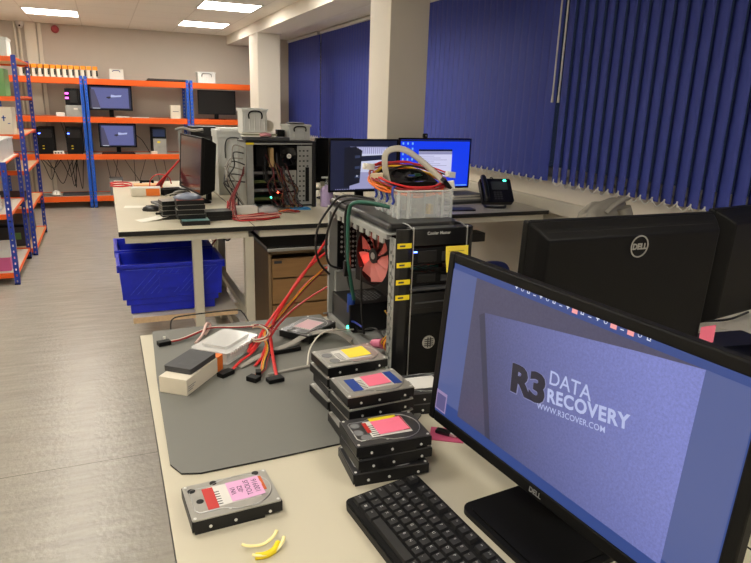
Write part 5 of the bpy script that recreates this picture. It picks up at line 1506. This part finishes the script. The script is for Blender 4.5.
for i in range(5):
    cable('red_lead', 'bright red lead hanging from the stand behind the drive dock', [(.30+.01*i, 4.80, TZ+.03), (.34+.012*i, 4.75, .95+.01*i), (.41+.012*i, 4.72, 1.03+.012*i), (.47+.01*i, 4.70, 1.10+.008*i)], .006, [red_c, red_c2][i % 2], 'bright red leads rising behind the drive dock')
cable('red_lead', 'single red lead arching left of the bright red bunch', [(.27, 4.80, TZ+.02), (.28, 4.78, .96), (.33, 4.76, 1.00), (.40, 4.76, .98), (.42, 4.78, .93)], .004, red_c)
for i in range(4):
    cable('grey_lead', 'grey or black lead tangled round the drive dock', [(.36+.03*i, 4.60, TZ+.008), (.42, 4.56+.02*i, TZ+.03), (.50, 4.60, TZ+.02+.01*i), (.54, 4.5, TZ+.01)], .005, [grey_c, blk_c][i % 2], 'leads tangled round the drive dock')
# hand gel bottle
t = thing('pump_bottle', 'lilac bottle with a clear pump top behind the near tower', 'bottle', (1.335, 3.99, TZ))
MB().lathe([(.040, 0), (.042, .01), (.042, .105), (.034, .122), (.014, .135), (.013, .142)], lilac_liquid, n=20).build('body', t)
MB().lathe([(.018, .142), (.018, .158), (.006, .160), (.006, .185)], clear, n=14).box(-.035, .008, -.008, .008, .185, .195, milky).build('pump', t)
# things between tower and bottle
cable('white_cable', 'white cable lying right of the grey tower by the lilac bottle', [(1.27, 4.25, TZ+.01), (1.34, 4.3, .93), (1.42, 4.25, .95), (1.47, 4.2, TZ+.02)], .006, white_c)
b = MB()
for i in range(7): b.box(-.045, .045, -.012, .012, .05+i*.055, .062+i*.055, black_sat)
b.box(.02, .05, -.02, .02, 0, .42, paper_m)
tag(b.build('paper_rack', loc=(1.405, 4.42, TZ)), 'white and black letter rack right of the open grey tower', 'rack')

# pair of lit monitors
monitor('monitor', 'black unlit monitor edge left of the two lit far screens', .3, .30, .13, (1.49, 4.30, TZ), R(10), bez=.015, base=(.2, .16), screen=black_sat)
t, s, M = monitor('monitor', 'far screen showing a picture of a black computer, left of the blue one', .49, .345, .10, (1.57, 3.93, TZ), R(0), bez=.012, base=(.22, .17), screen=G_navy)
b = MB()
def q2(pts, m, y): b.add([(x, y, z) for x, z in pts], [tuple(range(len(pts)))], m)
w_, h_ = .49, .345
q2([(-.10, .02), (.17, .02), (.17, h_-.05), (-.10, h_-.05)], glow('screen_photo_blind', rgb(150, 150, 190)), -.0102)
q2([(-.06, .13), (.17, .13), (.17, .25), (-.06, .25)], glow('screen_photo_pale', rgb(196, 200, 226)), -.0104)
for i in range(14): q2([(-.05+i*.015, h_-.10), (-.045+i*.015, h_-.10), (-.045+i*.015, h_-.055), (-.05+i*.015, h_-.055)], G_pane, -.0105)
q2([(-.02, .20), (.20, .215), (.20, .245), (-.02, .235)], G_navy, -.0106)
q2([(-.14, .03), (-.03, .06), (-.015, .27), (-.06, .295), (-.14, .29)], glow('screen_photo_black', rgb(14, 18, 34)), -.0107)
for z in (.09, .15, .22): q2([(-.065, z), (-.03, z+.003), (-.03, z+.02), (-.065, z+.018)], glow('screen_photo_grey', rgb(50, 60, 90)), -.0109)
q2([(-.052, .10), (-.046, .10), (-.046, .11), (-.052, .11)], G_white, -.011)
for i in range(12): q2([(-.20+i*.012, .016), (-.194+i*.012, .016), (-.194+i*.012, .022), (-.20+i*.012, .022)], G_line, -.011)
b.build('shown_picture', s)
t, s, M = monitor('monitor', 'far screen showing a vivid blue desktop with a white window', .56, .345, .11, (2.10, 3.93, TZ), R(0), bez=.012, base=(.22, .17), screen=G_blue)
b = MB()
q2([(-.13, .085), (.13, .085), (.13, .27), (-.13, .27)], G_pane, -.0102)
q2([(-.13, .255), (.13, .255), (.13, .27), (-.13, .27)], G_navy, -.0104)
q2([(-.13, .235), (.13, .235), (.13, .253), (-.13, .253)], G_line, -.0104)
for i in range(10): q2([(-.12, .222-i*.013), (-.12+.11+.05*((i*7) % 3), .222-i*.013), (-.12+.11+.05*((i*7) % 3), .225-i*.013), (-.12, .225-i*.013)], G_line, -.0104)
for c in range(3):
    for r in range(6):
        if c and r > 3: continue
        q2([(-.255+c*.035, h_-.045-r*.035), (-.243+c*.035, h_-.045-r*.035), (-.243+c*.035, h_-.030-r*.035), (-.255+c*.035, h_-.030-r*.035)], G_cyan, -.0104)
q2([(-.27, h_-.022), (.27, h_-.022), (.27, h_-.013), (-.27, h_-.013)], G_navy, -.0103)
q2([(.17, .018), (.26, .018), (.26, .024), (.17, .024)], G_cyan, -.0104)
b.build('shown_picture', s)
t = thing('web_camera', 'tiny black web camera clipped on top of the blue screen', 'web camera', (2.02, 3.935, TZ+.4555))
MB().box(-.014, .014, -.012, .014, 0, .028, black).build('body', t, bevel=.003)
MB().cyl((0, -.0145, .015), .006, .003, mid_grey, 'y', n=12).build('lens', t)
# laptop and books beside the blue screen
t = thing('laptop', 'closed grey laptop under books in front of the blue screen', 'laptop', (2.36, 4.00, TZ), R(6))
MB().prism(rrect(-.15, .15, -.12, .12, .012), 0, .018, dark_grey).build('base', t); MB().prism(rrect(-.15, .15, -.12, .12, .012), .019, .026, mid_grey).build('lid', t)
for k in range(2):
    tag(MB().box(-.13, .13, -.10, .10, .002, .016, paper_m).box(-.133, .133, -.103, .103, 0, .002, mid_grey).box(-.133, .133, -.103, .103, .016, .018, mid_grey).build('book', loc=(2.355+.01*k, 4.0, TZ+.0265+k*.0185), rot=(0, 0, R(4+5*k))), ['lower grey book on the closed laptop by the phone', 'upper grey book on the closed laptop by the phone'][k], 'book', 'books by the phone')
t = thing('tablet', 'thin black tablet lying by the front edge of the window workbench', 'tablet', (2.15, 3.66, TZ), R(-10))
MB().prism(rrect(-.11, .11, -.06, .06, .012), 0, .009, black_sat).build('body', t)
# desk phone
t = thing('desk_phone', 'black desk phone with a green light under the window', 'phone', (2.50, 3.72, TZ), R(-12))
M = T(0, .02, .02) @ RX(R(52))
b = MB().prism(rrect(-.10, .13, .0, .19, .015), -.02, .02, black_sat, M=M)
b.build('phone_body', t, bevel=.003)
MB().prism(rrect(-.02, .10, .10, .165, .005), .0205, .022, mat('phone_display', rgb(70, 76, 80), .3), M=M).build('display', t)
b = MB()
for i in range(3):
    for j in range(4): b.box(-.01+i*.022, .006+i*.022, .022+j*.017, .033+j*.017, .0203, .023, dark_grey, M=M)
b.build('phone_buttons', t)
MB().box(.075, .095, .168, .178, .0205, .024, led_green, M=M).build('green_light', t)
MB().tube([M @ V((-.075, .005, .030)), M @ V((-.078, .03, .045)), M @ V((-.078, .10, .052)), M @ V((-.078, .17, .045)), M @ V((-.075, .195, .030))], .020, black_sat, n=10).build('handset', t)
MB().tube([(-.10, -.02, .012), (-.09, -.07, .008), (.02, -.075, .008), (.05, -.03, .012)], .009, black_sat, n=8).build('phone_foot', t)
cable('phone_cord', 'thin dark cord running from the wall trunking down behind the desk phone', [(2.80, 4.21, .96), (2.78, 4.24, 1.0), (2.74, 4.20, .99), (2.70, 4.1, .93), (2.69, 4.05, TZ+.01), (2.66, 3.9, TZ+.006)], .004, blk_c)
t = thing('wall_socket', 'small white wall socket on the trunking beside the phone cord', 'socket', (2.806, 4.24, .95))
MB().box(-.006, .006, -.03, .03, -.02, .02, white_p).build('body', t, bevel=.002)
cable('hanging_cable', 'dark cable hanging in a curve under the window workbench', [(2.42, 4.3, .80), (2.44, 4.28, .68), (2.36, 4.26, .55), (2.32, 4.25, .40), (2.40, 4.25, .28), (2.5, 4.25, .1)], .006, blk_c)
cable('hanging_cable', 'grey cable hanging straight down under the window workbench', [(2.52, 4.25, .80), (2.53, 4.22, .6), (2.52, 4.22, .3), (2.54, 4.22, .05)], .005, grey_c)
plain_box('black_box', 'small black box fixed under the window workbench', 'box', 2.22, 2.36, 3.62, 3.74, .64, .70, black_sat)
cable('black_cable', 'black power cable looping under the left workbench by the brace', [(.60, 4.2, .80), (.62, 4.1, .70), (.68, 4.0, .66), (.72, 4.1, .72), (.71, 4.2, .79)], .006, blk_c)
cable('red_cable', 'dark red cable hanging under the left workbench', [(.64, 4.5, .80), (.66, 4.4, .68), (.70, 4.5, .60), (.66, 4.6, .5)], .006, red_c2)
